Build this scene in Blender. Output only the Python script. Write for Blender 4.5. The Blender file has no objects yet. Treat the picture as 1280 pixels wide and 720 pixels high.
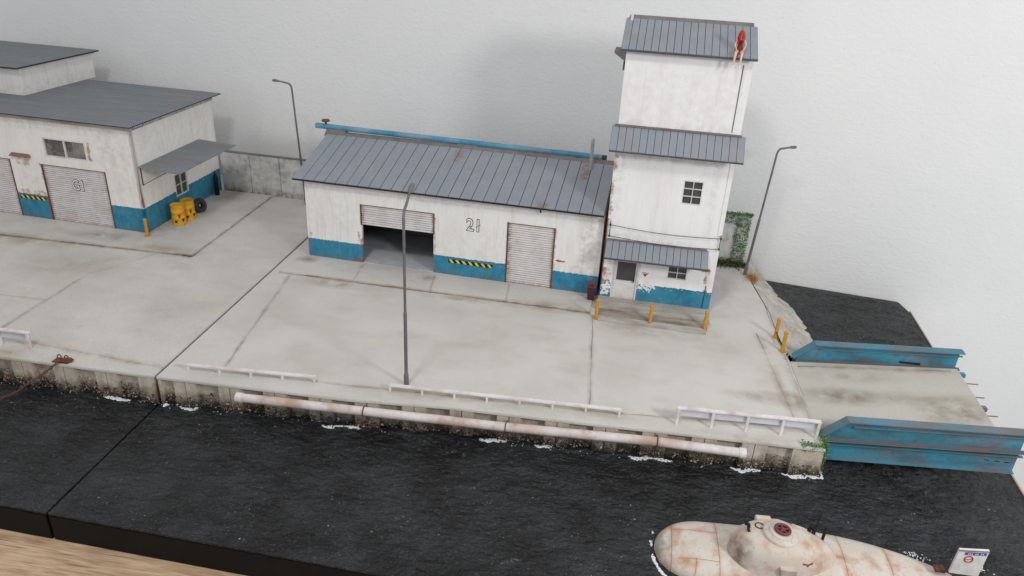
import bpy, bmesh, math, random
from mathutils import Vector, Matrix, noise
random.seed(7)
S = bpy.context.scene
COL = S.collection
PI = math.pi

# ------------------------------------------------------------------ materials
class N:
    """small node-graph helper"""
    def __init__(s, name, rough=.85, spec=.3):
        m = bpy.data.materials.new(name); m.use_nodes = True
        s.m = m; s.t = m.node_tree; s.t.nodes.clear()
        s.o = s.n('ShaderNodeOutputMaterial'); s.b = s.n('ShaderNodeBsdfPrincipled')
        s.t.links.new(s.b.outputs[0], s.o.inputs[0])
        s.b.inputs['Roughness'].default_value = rough
        s.b.inputs['Specular IOR Level'].default_value = spec
        tc = s.n('ShaderNodeTexCoord'); s.co = tc.outputs['Object']
        sp = s.n('ShaderNodeSeparateXYZ'); s.l(s.co, sp.inputs[0])
        s.x, s.y, s.z = sp.outputs
    def n(s, t): return s.t.nodes.new(t)
    def l(s, a, b): s.t.links.new(a, b)
    def put(s, v, i):
        if isinstance(v, (int, float)): i.default_value = v
        elif isinstance(v, tuple): i.default_value = (*v, 1) if len(v) == 3 else v
        else: s.l(v, i)
    def math(s, op, a, b=0., c=None, clamp=False):
        k = s.n('ShaderNodeMath'); k.operation = op; k.use_clamp = clamp
        s.put(a, k.inputs[0]); s.put(b, k.inputs[1])
        if c is not None: s.put(c, k.inputs[2])
        return k.outputs[0]
    def rng(s, v, a, b, c=0., d=1.):
        k = s.n('ShaderNodeMapRange'); k.clamp = True
        for q, i in zip((v, a, b, c, d), range(5)): s.put(q, k.inputs[i])
        return k.outputs[0]
    def noise(s, sc, det=4, lo=.4, hi=.6, stretch=None, seed=0., rough=.55):
        mp = s.n('ShaderNodeMapping'); s.l(s.co, mp.inputs[0])
        mp.inputs['Location'].default_value = (seed*1.7, seed*2.3, seed*.9)
        if stretch: mp.inputs['Scale'].default_value = stretch
        k = s.n('ShaderNodeTexNoise'); s.l(mp.outputs[0], k.inputs['Vector'])
        k.inputs['Scale'].default_value = sc; k.inputs['Detail'].default_value = det
        k.inputs['Roughness'].default_value = rough
        if lo is None: return k.outputs['Fac']
        return s.rng(k.outputs['Fac'], lo, hi)
    def mix(s, f, a, b, mode='MIX'):
        k = s.n('ShaderNodeMix'); k.data_type = 'RGBA'; k.blend_type = mode
        s.put(f, k.inputs[0]); s.put(a, k.inputs[6]); s.put(b, k.inputs[7])
        return k.outputs[2]
    def mul(s, *a):
        r = a[0]
        for q in a[1:]: r = s.math('MULTIPLY', r, q)
        return r
    def mx(s, *a):
        r = a[0]
        for q in a[1:]: r = s.math('MAXIMUM', r, q)
        return r
    def band(s, v, a, b, soft):
        """1 between a and b"""
        u = s.rng(v, a-soft, a+soft*.01+1e-5); w = s.rng(v, b-1e-5, b+soft, 1., 0.)
        return s.mul(u, w)
    def box(s, x0, x1, z0, z1, soft=.05): return s.mul(s.band(s.x, x0, x1, soft), s.band(s.z, z0, z1, soft))
    def seg(s, ax, ay, bx, by, w, wob=None, soft=.5):
        """mask of a line segment in xy"""
        L = math.hypot(bx-ax, by-ay); ux, uy = (bx-ax)/L, (by-ay)/L
        dx = s.math('SUBTRACT', s.x, ax); dy = s.math('SUBTRACT', s.y, ay)
        t = s.math('ADD', s.mul(dx, ux), s.mul(dy, uy))
        d = s.math('SUBTRACT', s.mul(dx, -uy), s.mul(dy, -ux))
        if wob is not None: d = s.math('ADD', d, wob)
        d = s.math('ABSOLUTE', d)
        return s.mul(s.rng(d, w*soft, w, 1., 0.), s.band(t, 0, L, .02))
    def bump(s, h, strength=.3, dist=.01):
        k = s.n('ShaderNodeBump'); k.inputs['Strength'].default_value = strength
        k.inputs['Distance'].default_value = dist
        s.l(h, k.inputs['Height']); s.l(k.outputs[0], s.b.inputs['Normal'])
    def out(s, c, rough=None):
        s.put(c, s.b.inputs['Base Color'])
        if rough is not None: s.put(rough, s.b.inputs['Roughness'])
        return s.m

WHITE = (.80, .80, .79); BLUE = (.030, .195, .325); RUST = (.30, .10, .035); GRIME = (.26, .22, .17)

def wall_mat(name, band, base=WHITE, rust=(), grime=(), seed=0., stains=.5, bottomrust=True, chips=()):
    n = N(name, .9, .2)
    c = n.mix(n.mul(n.noise(1.7, 5, .42, .68, seed=seed), .32*stains*2), base, (.66, .63, .58))
    st = n.mul(n.noise(7, 5, .5, .72, (1, 1, .16), seed+3), .38*stains*2)
    c = n.mix(st, c, (.60, .54, .46))
    c = n.mix(n.mul(n.noise(40, 3, .6, .74, seed=seed+8), .25), c, (.5, .46, .40))
    c = n.mix(n.mul(n.noise(20, 5, .55, .72, (1, 1, .07), seed+13), .30*stains*2), c, (.50, .42, .33))
    brk = n.noise(9, 6, .38, .66, seed=seed+5)
    for (x0, x1, z0, z1, so, k) in grime:
        c = n.mix(n.mul(n.box(x0, x1, z0, z1, so), brk, k*.42), c, (.36, .32, .27))
    if band:
        e = n.math('ADD', n.z, n.mul(n.math('SUBTRACT', n.noise(22, 4, None, seed=seed+1), .5), .06))
        m = n.rng(e, band-.003, band+.003, 1., 0.)
        near = n.rng(n.z, band-.16, band, 0., 1.)
        chip = n.rng(n.math('ADD', n.noise(26, 6, None, seed=seed+2), n.mul(near, .075)), .735, .75, 1., 0.)
        m = n.mul(m, chip)
        for (x0, x1, z0, z1, so) in chips:
            cc = n.rng(n.math('ADD', n.noise(24, 5, None, seed=seed+4), n.mul(n.box(x0, x1, z0, z1, so*2), .30)), .75, .77)
            m = n.mul(m, n.math('SUBTRACT', 1., cc, clamp=True))
        bl = n.mix(n.noise(6, 5, .35, .7, seed=seed+6), BLUE, (.055, .26, .39))
        bl = n.mix(n.mul(n.noise(16, 5, .5, .75, (1, 1, .4), seed+7), .6), bl, (.12, .27, .33))
        bl = n.mix(n.mul(n.noise(5, 5, .5, .75, seed=seed+9), .4), bl, (.03, .07, .09))
        c = n.mix(m, c, bl)
        g = n.mul(n.rng(n.z, 0, .14, 1., 0.), n.noise(6, 4, .35, .62, seed=seed+10), .75)
        c = n.mix(g, c, (.17, .13, .09))
    for (x0, x1, z0, z1, so, k) in rust:
        c = n.mix(n.mul(n.rng(n.math('ADD', n.noise(11, 6, None, seed=seed+11), n.mul(n.box(x0, x1, z0, z1, so*1.5), .36)), .76, .92), k), c, RUST)
    n.bump(n.noise(60, 4, None), .25, .01)
    return n.out(c)

def paint(name, col, dirt=(.2, .17, .14), amt=.5, sc=6, rough=.6, rustamt=0., spec=.3, seed=0., stretch=None):
    n = N(name, rough, spec)
    c = n.mix(n.mul(n.noise(sc, 5, .42, .7, stretch, seed), amt), col, dirt)
    c = n.mix(n.mul(n.noise(sc*6, 4, .5, .7, seed=seed+2), amt*.4), c, dirt)
    if rustamt: c = n.mix(n.mul(n.noise(sc*.7, 6, .52, .66, seed=seed+5), rustamt), c, RUST)
    n.bump(n.noise(sc*9, 3, None), .15, .005)
    return n.out(c)

M = {}
M['roof'] = paint('roof_sheet', (.255, .28, .322), (.32, .33, .34), .5, 3, .8, .12, .2)
n = N('roof_sheet_shed', .8, .2)
c = n.mix(n.mul(n.noise(3, 5, .42, .7), .5), (.255, .28, .322), (.32, .33, .34))
c = n.mix(n.mul(n.noise(18, 4, .5, .7, seed=2), .2), c, (.32, .33, .34))
c = n.mix(n.mul(n.noise(5, 5, .56, .74, (2.5, .5, 1), 4), .35), c, (.27, .21, .18))
for (bx0, bx1, by0, by1, kk) in ((5.03, 5.13, .55, .95, .9), (2.62, 2.78, .85, 1.1, .6), (4.35, 4.5, -.6, -.35, .6), (-.2, 5.6, 1.0, 1.3, 0.0)):
    c = n.mix(n.mul(n.band(n.x, bx0, bx1, .05), n.band(n.y, by0, by1, .15), n.noise(9, 5, .35, .6), kk), c, (.24, .12, .07))
n.bump(n.noise(25, 3, None), .15, .005)
M['roof_shed'] = n.out(c)
M['roof_left'] = paint('roof_sheet_left', (.19, .215, .235), (.28, .28, .275), .5, 2.5, .8, .10, .2, stretch=(.3, 2, 1))
M['seam'] = paint('dark_seam', (.02, .022, .027), (.06, .05, .04), .4, 5, .8)
M['cap'] = paint('ridge_cap', (.20, .20, .20), (.14, .10, .08), .6, 5, .8, .35)
M['blue_steel'] = paint('blue_steel', (.045, .25, .36), (.06, .075, .075), .95, 2.2, .55, .25, .35, stretch=(.5, 1, 1.6))
M['flange'] = paint('worn_blue_flange', (.07, .23, .31), (.12, .12, .12), .95, 3, .6, .3, .3, 4., stretch=(.5, 1, 1))
M['ribrust'] = paint('rusted_rib', (.15, .105, .095), (.05, .12, .16), .8, 4, .8, .4, .2, 6., stretch=(.5, 1, 1))
M['blue_pipe'] = paint('blue_pipe_paint', (.035, .21, .36), (.25, .40, .46), .6, 2.5, .5, .1, .35, stretch=(.6, 1, 1))
M['rust'] = paint('rusty_iron', (.17, .065, .035), (.06, .035, .025), .7, 12, .85)
M['rustlight'] = paint('rusty_rod', (.28, .16, .11), (.14, .08, .05), .6, 12, .85)
M['dark'] = paint('dark_metal', (.035, .035, .038), (.09, .06, .05), .5, 9, .7)
M['lamp'] = paint('grey_lamp_paint', (.16, .155, .165), (.10, .085, .08), .6, 6, .55)
M['white'] = paint('white_paint', (.72, .72, .72), (.50, .42, .36), .5, 6, .6, .12)
M['white_rail'] = paint('white_rail_paint', (.74, .72, .72), (.52, .42, .36), .55, 5, .65, .25)
M['railpanel'] = paint('rail_panel', (.60, .63, .70), (.45, .44, .45), .4, 5, .7)
M['whitepipe'] = paint('white_pipe_paint', (.66, .64, .64), (.52, .38, .30), .9, 3, .55, .5, stretch=(.7, 1, 1))
M['yellow'] = paint('yellow_paint', (.62, .32, .035), (.36, .17, .04), .7, 9, .6, .2)
M['drum'] = paint('yellow_drum_paint', (.74, .42, .02), (.45, .19, .02), .5, 9, .5, .2)
M['red'] = paint('red_paint', (.42, .03, .025), (.2, .02, .02), .3, 12, .6)
M['binred'] = paint('dark_red_plastic', (.075, .018, .02), (.03, .015, .015), .5, 9, .5)
M['binlid'] = paint('faded_red_plastic', (.17, .05, .055), (.07, .03, .03), .5, 9, .5)
M['groove'] = paint('door_groove', (.20, .15, .13), (.10, .07, .05), .6, 7, .9)  # brownish slat lines; their dark tone also deepens the relief shading
M['seam2'] = paint('roof_seam', (.10, .11, .125), (.05, .045, .04), .5, 5, .8)
M['black'] = paint('black_base_paint', (.006, .006, .006), (.012, .012, .012), .4, 3, .5, 0, .12)
M['blackmark'] = paint('black_marking', (.012, .012, .012), (.05, .04, .04), .3, 14, .8)
M['whitemark'] = paint('white_marking', (.82, .82, .80), (.6, .58, .55), .3, 10, .8)
M['bluemark'] = paint('blue_marking', (.03, .06, .33), (.2, .2, .4), .3, 14, .6)
M['hazyellow'] = paint('hazard_yellow', (.78, .62, .03), (.5, .36, .08), .3, 12, .6)
M['glass'] = paint('dark_pane', (.055, .055, .06), (.10, .095, .10), .5, 5, .3, 0, .4)
M['dirtyglass'] = paint('dusty_pane', (.085, .085, .08), (.40, .38, .31), .8, 2.4, .35, 0, .4)
M['plank'] = paint('worn_step', (.48, .465, .43), (.27, .23, .19), .8, 4, .9, stretch=(.5, 1.6, 1))
M['stepwood'] = paint('dirty_step', (.36, .32, .265), (.15, .115, .085), .8, 4, .9, stretch=(.4, 2, 1))
M['flue'] = paint('pale_grey_flue', (.40, .40, .41), (.2, .16, .14), .6, 6, .6)
M['edge'] = paint('plywood_edge', (.45, .34, .23), (.35, .24, .14), .5, 8, .8)
M['skin'] = paint('figure_skin', (.74, .47, .37), (.6, .35, .28), .3, 20, .6)
M['shoe'] = paint('figure_shoes', (.78, .74, .72), (.6, .5, .5), .2, 20, .6)
M['hair'] = paint('figure_red_hair', (.48, .035, .012), (.22, .01, .01), .6, 30, .45)
M['suit'] = paint('figure_dark_red_swimsuit', (.20, .012, .012), (.08, .01, .01), .4, 20, .6)
M['foam'] = paint('white_foam_paint', (.80, .82, .84), (.4, .43, .45), .6, 14, .35, 0, .5)

def leafmat(name, a, b, sc=14):
    n = N(name, .8, .2)
    g = n.n('ShaderNodeNewGeometry')
    c = n.mix(g.outputs['Random Per Island'], a, b)
    return n.out(c)
M['ivy'] = leafmat('ivy_leaves', (.025, .10, .012), (.14, .34, .08))
M['moss'] = leafmat('moss', (.03, .06, .012), (.12, .14, .03))
M['drygrass'] = leafmat('dry_grass_blades', (.36, .17, .04), (.55, .34, .11))
n = N('barnacle_shells', .9, .2); g = n.n('ShaderNodeNewGeometry')
cr = n.n('ShaderNodeValToRGB'); n.l(g.outputs['Random Per Island'], cr.inputs[0])
for i, (p, c) in enumerate([(0, (.02, .017, .014)), (.4, (.06, .042, .032)), (.55, (.20, .14, .09)), (.8, (.38, .30, .22)), (1, (.58, .50, .42))]):
    e = cr.color_ramp.elements[i] if i < 2 else cr.color_ramp.elements.new(p)
    e.position = p; e.color = (*c, 1)
cr.color_ramp.elements[1].position = .4
M['barnacle'] = n.out(cr.outputs[0])

# concrete top of the quay (pour joints, rust-brown stains, darker patches)
def concrete(name, segs, blots, seed=0., base=(.63, .605, .575)):
    n = N(name, .93, .15)
    c = n.mix(n.mul(n.noise(.8, 5, .40, .66, seed=seed), .55), base, (.50, .475, .445))
    c = n.mix(n.mul(n.noise(2.0, 7, .48, .72, (.7, 1.3, 1), seed+4), .5), c, (.47, .43, .365))
    c = n.mix(n.mul(n.noise(45, 3, .58, .76, seed=seed+2), .35), c, (.40, .385, .35))
    c = n.mix(n.mul(n.noise(30, 2, .73, .77, seed=seed+6), .5), c, (.2, .17, .13))
    c = n.mix(n.mul(n.noise(95, 2, .45, .75, seed=seed+12), .42), c, (.33, .31, .275))
    c = n.mix(n.mul(n.noise(70, 2, .55, .8, seed=seed+14), .4), c, (.72, .70, .67))
    brk = n.noise(3.2, 5, .36, .62, seed=seed+3)
    brk2 = n.noise(1.3, 4, .42, .6, seed=seed+7)
    wob = n.mul(n.math('SUBTRACT', n.noise(3, 3, None, seed=seed+5), .5), .05)
    for (x, y, rx, ry, k, col) in blots:
        dx = n.math('DIVIDE', n.math('SUBTRACT', n.x, x), rx); dy = n.math('DIVIDE', n.math('SUBTRACT', n.y, y), ry)
        d = n.math('SQRT', n.math('ADD', n.mul(dx, dx), n.mul(dy, dy)))
        c = n.mix(n.mul(n.rng(d, .1, 1.15, 1., 0.), n.noise(4, 6, .3, .6, seed=seed+x), k), c, col)
    for (ax, ay, bx, by, w, k, kk) in segs:
        c = n.mix(n.mul(n.seg(ax, ay, bx, by, w*3.4, wob, 0.), brk, k*.72), c, (.27, .20, .125))
        c = n.mix(n.mul(n.seg(ax, ay, bx, by, w*.55, wob, .4), n.mx(brk2, .25), kk), c, (.10, .075, .055))
    sx = n.noise(50, 4, None, seed=seed)
    n.bump(sx, .35, .012)
    return n.out(c)
BR = (.24, .175, .11)
M['quay_right'] = concrete('quay_concrete_right', [
    (-5.76, 11.79, -.08, 11.55, .02, .95, .9), (-5.55, 11.75, -5.18, 8.6, .018, .9, .5), (-.024, 11.5, .07, 8.75, .016, .7, .8),
    (-5.9, 8.5, -3.78, 8.53, .016, .5, .4), (-3.78, 8.53, .49, 8.69, .018, .8, .5), (.49, 8.69, 3.17, 8.94, .018, .8, .7),
    (2.70, 11.5, 2.9, 8.9, .03, .8, .5), (3.0, 12.6, 3.1, 9.0, .03, .6, .5), (-4.4, 12.5, -4.35, 11.75, .02, .7, .4), (-1.6, 12.3, -1.55, 11.6, .014, .6, .4),
    (-3.0, 12.35, -2.9, 11.62, .014, .6, .3)],
    [(-5.5, 12.45, .25, .18, .9, BR), (-3.1, 12.2, .2, .15, .8, BR), (2.55, 9.55, .6, .2, .65, (.28, .24, .19)), (3.0, 9.55, .25, .3, .8, (.22, .19, .15)),
     (-.9, 11.6, .8, .2, .7, (.25, .18, .11)), (1.0, 11.2, 1.2, .3, .5, (.25, .2, .14)), (2.3, 13.2, .3, 1.3, .5, (.32, .30, .27)), (-2.0, 8.55, 1.5, .2, .4, (.3, .24, .17)),  # includes a long grey patch darkening the yard along the tower's right side
     (-4.6, 11.6, 1.0, .2, .6, (.27, .2, .14)), (.3, 8.6, .6, .15, .5, (.33, .28, .2)), (2.2, 8.5, .8, .15, .6, (.33, .28, .22)), (-.2, 12.1, .4, .2, .6, (.2, .19, .17)), (-2.3, 11.55, .7, .1, .6, BR)], 0.)
M['quay_left'] = concrete('quay_concrete_left', [
    (-16, 12.1, -7.6, 12.04, .018, .9, .4), (-7.6, 12.04, -7.61, 15.5, .018, .8, .35), (-8.95, 8.6, -8.93, 10.9, .02, .9, .4), (-16, 9.87, -8.93, 9.87, .016, .6, .4),
    (-8.2, 12.05, -7.62, 12.04, .035, 1.0, 1.0), (-10.3, 12.06, -9.4, 12.05, .03, 1.0, .9), (-16, 8.3, -8.3, 8.3, .02, .7, .3), (-8.3, 8.62, -5.95, 8.4, .03, .8, .3), (-8.93, 10.9, -8.3, 12.0, .02, .4, 0.)],
    [(-9.7, 12.5, .9, .25, .65, (.25, .2, .14)), (-11.3, 12.0, 1.6, .3, .6, (.3, .24, .17)), (-8.3, 12.2, .9, .3, .6, (.27, .22, .15)), (-9.4, 11.2, 1.0, .6, .5, (.36, .31, .24)),
     (-6.9, 9.9, .6, .5, .35, (.36, .35, .32)), (-8.3, 8.2, .9, .22, .5, (.38, .29, .18)), (-8.5, 15.3, .5, .5, .6, (.2, .15, .1)), (-8.85, 13.0, .3, .4, .6, BR), (-6.2, 15.4, .8, .25, .6, (.3, .25, .15))], 5.)
M['deck'] = concrete('deck_concrete', [(3.2, 10.55, 5.4, 10.6, .03, 1.0, .6), (3.3, 9.0, 5.4, 9.1, .03, .7, .2)],
    [(3.7, 9.75, .7, .25, .9, (.2, .17, .13)), (5.1, 9.5, .6, .4, .9, (.2, .17, .13)), (4.6, 9.8, 1.6, .2, .5, (.25, .22, .17)), (3.9, 10.3, .8, .2, .6, (.3, .27, .22)), (3.2, 8.9, .3, .2, .9, (.12, .1, .08))], 9., (.50, .48, .43))

# vertical face of the quay: drips, rust, slime near the waterline
n = N('quay_face', .9, .2)
c = n.mix(n.noise(3, 5, .38, .68), (.58, .525, .445), (.47, .415, .34))
c = n.mix(n.mul(n.noise(9, 5, .48, .74, (1, 1, .3), 3), .7), c, (.33, .26, .19))
zz = n.math('ADD', n.z, n.mul(n.math('SUBTRACT', n.noise(7, 5, None), .5), .35))
c = n.mix(n.rng(zz, -.34, -.19, .8, 0.), c, (.15, .12, .095))
c = n.mix(n.rng(zz, -.42, -.33, .9, 0.), c, (.035, .035, .03))
c = n.mix(n.mul(n.noise(4, 5, .62, .72, (1, 1, .4), 8), .6), c, (.32, .15, .08))
M['face'] = n.out(c); n.bump(n.noise(30, 5, None), .5, .02)

# dark painted water
n = N('dark_water', .3, .36)
c = n.mix(n.noise(1.6, 6, .38, .66), (.007, .0075, .0085), (.026, .028, .031))
c = n.mix(n.mul(n.noise(26, 5, .60, .70, (1, 1.3, 1)), .35), c, (.14, .145, .15))
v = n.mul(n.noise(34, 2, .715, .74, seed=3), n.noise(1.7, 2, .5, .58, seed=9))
c = n.mix(n.mul(v, .9), c, (.6, .62, .63))  # white specks put into the colour as ripple sparkle
n.b.inputs['Coat Weight'].default_value = .0
rr = n.rng(n.noise(12, 4, None), .3, .7, .18, .40)
h = n.math('ADD', n.noise(3.6, 6, None, .6, (.9, 1.3, 1), 2, .6), n.mul(n.noise(12, 5, None, .6, (.8, 1.3, 1), 4), .55))
h = n.math('ADD', h, n.mul(n.noise(30, 4, None, .6, (.9, 1.4, 1), 6), .22)); n.bump(h, 1., .09)
M['water'] = n.out(c, rr)

n = N('bank_plaster', .95, .15)
c = n.mix(n.noise(3, 6, .35, .65), (.55, .53, .49), (.40, .37, .32))
c = n.mix(n.mul(n.noise(14, 6, .5, .7), .6), c, (.30, .26, .21))
M['bank'] = n.out(c); n.bump(n.noise(18, 6, None), .6, .03)

# the room wall behind: fine rolled plaster
n = N('room_wall_plaster', .9, .2)
c = n.mix(n.noise(1.2, 4, .3, .7), (.79, .792, .795), (.77, .773, .777))
c = n.mix(n.mul(n.noise(11, 3, .70, .76, seed=6), .3), c, (.5, .5, .48))
n.bump(n.math('ADD', n.noise(10, 5, None, .6, (1, 1, 1.7), 0, .6), n.mul(n.noise(34, 3, None, seed=2), .3)), .27, .035)
M['wall'] = n.out(c)

n = N('oak_table', .55, .4)
mp = n.n('ShaderNodeMapping'); n.l(n.co, mp.inputs[0]); mp.inputs['Scale'].default_value = (.35, 2.4, 1); mp.inputs['Rotation'].default_value = (0, 0, math.radians(-8))
k = n.n('ShaderNodeTexNoise'); n.l(mp.outputs[0], k.inputs[0]); k.inputs['Scale'].default_value = 5; k.inputs['Detail'].default_value = 8; k.inputs['Distortion'].default_value = .6
c = n.mix(n.rng(k.outputs[0], .35, .68), (.66, .48, .32), (.42, .27, .16))
k2 = n.n('ShaderNodeTexNoise'); mp2 = n.n('ShaderNodeMapping'); n.l(n.co, mp2.inputs[0]); mp2.inputs['Scale'].default_value = (.6, 16, 1); mp2.inputs['Rotation'].default_value = (0, 0, math.radians(-8)); n.l(mp2.outputs[0], k2.inputs[0]); k2.inputs['Scale'].default_value = 4; k2.inputs['Detail'].default_value = 6
c = n.mix(n.rng(k2.outputs[0], .5, .72, 0, .7), c, (.15, .08, .04))
M['oak'] = n.out(c)

# submarine hull: cream with rust blooms and panel lines
def submat(name, lines, seed=0., blotch=()):
    n = N(name, .6, .3)
    c = n.mix(n.noise(3, 5, .38, .7, seed=seed), (.60, .565, .515), (.53, .455, .385))
    c = n.mix(n.mul(n.noise(5, 6, .50, .70, seed=seed+3), .75), c, (.44, .25, .15))
    c = n.mix(n.mul(n.noise(30, 4, .62, .72, seed=seed+4), .6), c, (.25, .14, .09))
    for (x, y, rx, ry, k, col) in blotch:
        dx = n.math('DIVIDE', n.math('SUBTRACT', n.x, x), rx); dy = n.math('DIVIDE', n.math('SUBTRACT', n.y, y), ry)
        d = n.math('SQRT', n.math('ADD', n.mul(dx, dx), n.mul(dy, dy)))
        c = n.mix(n.mul(n.rng(d, .2, 1., 1., 0.), n.noise(9, 5, .35, .6, seed=seed+x), k), c, col)
    for (ax, ay, bx, by) in lines:
        c = n.mix(n.mul(n.seg(ax, ay, bx, by, .05, None, 0.), n.noise(6, 5, .40, .64, seed=seed+6), .7), c, (.45, .21, .10))
        c = n.mix(n.mul(n.seg(ax, ay, bx, by, .0065, None, .5), .7), c, (.24, .13, .08))
    n.bump(n.noise(25, 4, None), .15, .006)
    return n.out(c)

# roller door: ribbed steel, rusty dirt along edges
def doormat(name, x0, x1, seed):
    n = N(name, .7, .3)
    c = n.mix(n.noise(4, 5, .35, .7, seed=seed), (.70, .695, .70), (.60, .575, .565))
    c = n.mix(n.mul(n.noise(7, 5, .5, .72, (1, 1, 2.5), seed+1), .42), c, (.44, .33, .27))
    ed = n.mx(n.rng(n.x, x0, x0+.09, 1., 0.), n.rng(n.x, x1-.07, x1, 0., 1.), n.rng(n.z, 0, .1, 1., 0.))
    c = n.mix(n.mul(ed, n.noise(18, 5, .35, .6, seed=seed+2), .9), c, (.28, .11, .06))
    return n.out(c)

# ------------------------------------------------------------------ mesh helpers
class MB:
    def __init__(s, xf=None): s.v = []; s.f = []; s.mi = []; s.xf = xf; s.cur = 0; s.sm = []
    def add(s, vs, fs, smooth=False):
        b = len(s.v)
        for p in vs:
            p = Vector(p); s.v.append(s.xf(p) if s.xf else p)
        for f in fs: s.f.append([b+i for i in f]); s.mi.append(s.cur); s.sm.append(smooth)
        return s
    def box(s, x0, x1, y0, y1, z0, z1):
        return s.add([(x, y, z) for z in (z0, z1) for y in (y0, y1) for x in (x0, x1)],
                     [(0, 2, 3, 1), (4, 5, 7, 6), (0, 1, 5, 4), (2, 6, 7, 3), (0, 4, 6, 2), (1, 3, 7, 5)])
    def hexa(s, lo, hi):
        """lo, hi: 4 points each, counter-clockwise seen from above"""
        return s.add(list(lo)+list(hi), [(3, 2, 1, 0), (4, 5, 6, 7), (0, 1, 5, 4), (1, 2, 6, 5), (2, 3, 7, 6), (3, 0, 4, 7)])
    def slab(s, p, t):
        """thick quad: p 4 points ccw from outside, thickness t against the normal"""
        p = [Vector(q) for q in p]; nn = (p[1]-p[0]).cross(p[3]-p[0]).normalized()*t
        return s.hexa([q-nn for q in p], p)
    def prism(s, poly, z0, z1):
        k = len(poly)
        return s.add([(x, y, z0) for x, y in poly]+[(x, y, z1) for x, y in poly],
                     [list(range(k))[::-1], list(range(k, 2*k))]+[(i, (i+1) % k, k+(i+1) % k, k+i) for i in range(k)])
    def tube(s, path, r, seg=12, caps=True):
        path = [Vector(p) for p in path]; rs = r if isinstance(r, (list, tuple)) else [r]*len(path)
        vs = []; fs = []; prev = None
        for i, p in enumerate(path):
            a = path[max(i-1, 0)]; b = path[min(i+1, len(path)-1)]; d = (b-a).normalized()
            u = prev if prev is not None else (Vector((0, 0, 1)) if abs(d.z) < .9 else Vector((1, 0, 0)))
            u = (u-d*u.dot(d)).normalized(); prev = u; w = d.cross(u)
            for j in range(seg):
                t = 2*PI*j/seg; vs.append(p+(u*math.cos(t)+w*math.sin(t))*rs[i])
        for i in range(len(path)-1):
            for j in range(seg):
                fs.append((i*seg+j, i*seg+(j+1) % seg, (i+1)*seg+(j+1) % seg, (i+1)*seg+j))
        s.add(vs, fs, True)
        if caps:
            s.add(vs[:seg], [list(range(seg))[::-1]]); s.add(vs[-seg:], [list(range(seg))])
        return s
    def cyl(s, x, y, z0, z1, r, r2=None, seg=20): return s.tube([(x, y, z0), (x, y, z1)], [r, r if r2 is None else r2], seg)
    def lathe(s, prof, c, seg=24, ax=None):
        """prof: (radius, height) list about vertical axis at c"""
        vs = []; fs = []; c = Vector(c)
        for r, h in prof:
            for j in range(seg):
                t = 2*PI*j/seg; q = Vector((r*math.cos(t), r*math.sin(t), h)); vs.append(c+(ax @ q if ax else q))
        for i in range(len(prof)-1):
            for j in range(seg): fs.append((i*seg+j, i*seg+(j+1) % seg, (i+1)*seg+(j+1) % seg, (i+1)*seg+j))
        return s.add(vs, fs, True)
    def ring(s, c, R, r, u, w, seg=20, k=6):
        c = Vector(c); u = Vector(u).normalized(); w = Vector(w).normalized()
        return s.tube([c+(u*math.cos(2*PI*i/seg)+w*math.sin(2*PI*i/seg))*R for i in range(seg+1)], r, k, False)
    def openings(s, xs0, xs1, z0, z1, y0, y1, holes, steps=1):
        """wall panel x0..x1, z0..z1, thickness y0..y1 with rectangular holes"""
        xs = sorted({xs0, xs1, *[h[0] for h in holes], *[h[1] for h in holes]})
        zs = sorted({z0, z1, *[h[2] for h in holes], *[h[3] for h in holes]})
        sol = lambda i, j: 0 <= i < len(xs)-1 and 0 <= j < len(zs)-1 and not any(
            h[0] <= (xs[i]+xs[i+1])/2 <= h[1] and h[2] <= (zs[j]+zs[j+1])/2 <= h[3] for h in holes)
        for i in range(len(xs)-1):
            for j in range(len(zs)-1):
                if not sol(i, j): continue
                a, b, c, d = xs[i], xs[i+1], zs[j], zs[j+1]
                V = [(a, y0, c), (b, y0, c), (b, y0, d), (a, y0, d), (a, y1, c), (b, y1, c), (b, y1, d), (a, y1, d)]
                F = [(0, 1, 2, 3), (5, 4, 7, 6)]
                if not sol(i-1, j): F.append((4, 0, 3, 7))
                if not sol(i+1, j): F.append((1, 5, 6, 2))
                if not sol(i, j-1): F.append((4, 5, 1, 0))
                if not sol(i, j+1): F.append((3, 2, 6, 7))
                s.add(V, F)
        return s
    def build(s, name, mats, parent=None, bevel=0, loc=None):
        me = bpy.data.meshes.new(name); me.from_pydata([tuple(v) for v in s.v], [], s.f)
        if not isinstance(mats, (list, tuple)): mats = [mats]
        for m in mats: me.materials.append(M[m] if isinstance(m, str) else m)
        for p, i, k in zip(me.polygons, s.mi, s.sm): p.material_index = i; p.use_smooth = k
        me.update()
        o = bpy.data.objects.new(name, me); COL.objects.link(o)
        if parent: o.parent = parent
        if loc: o.location = loc
        if bevel:
            bm = bmesh.new(); bm.from_mesh(me); bmesh.ops.remove_doubles(bm, verts=bm.verts, dist=1e-5)
            es = [e for e in bm.edges if len(e.link_faces) == 2 and e.calc_face_angle(0) > .6]
            try: bmesh.ops.bevel(bm, geom=es, offset=bevel, segments=2, affect='EDGES', clamp_overlap=True)
            except Exception: pass
            bm.to_mesh(me); bm.free()
        return o

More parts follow.
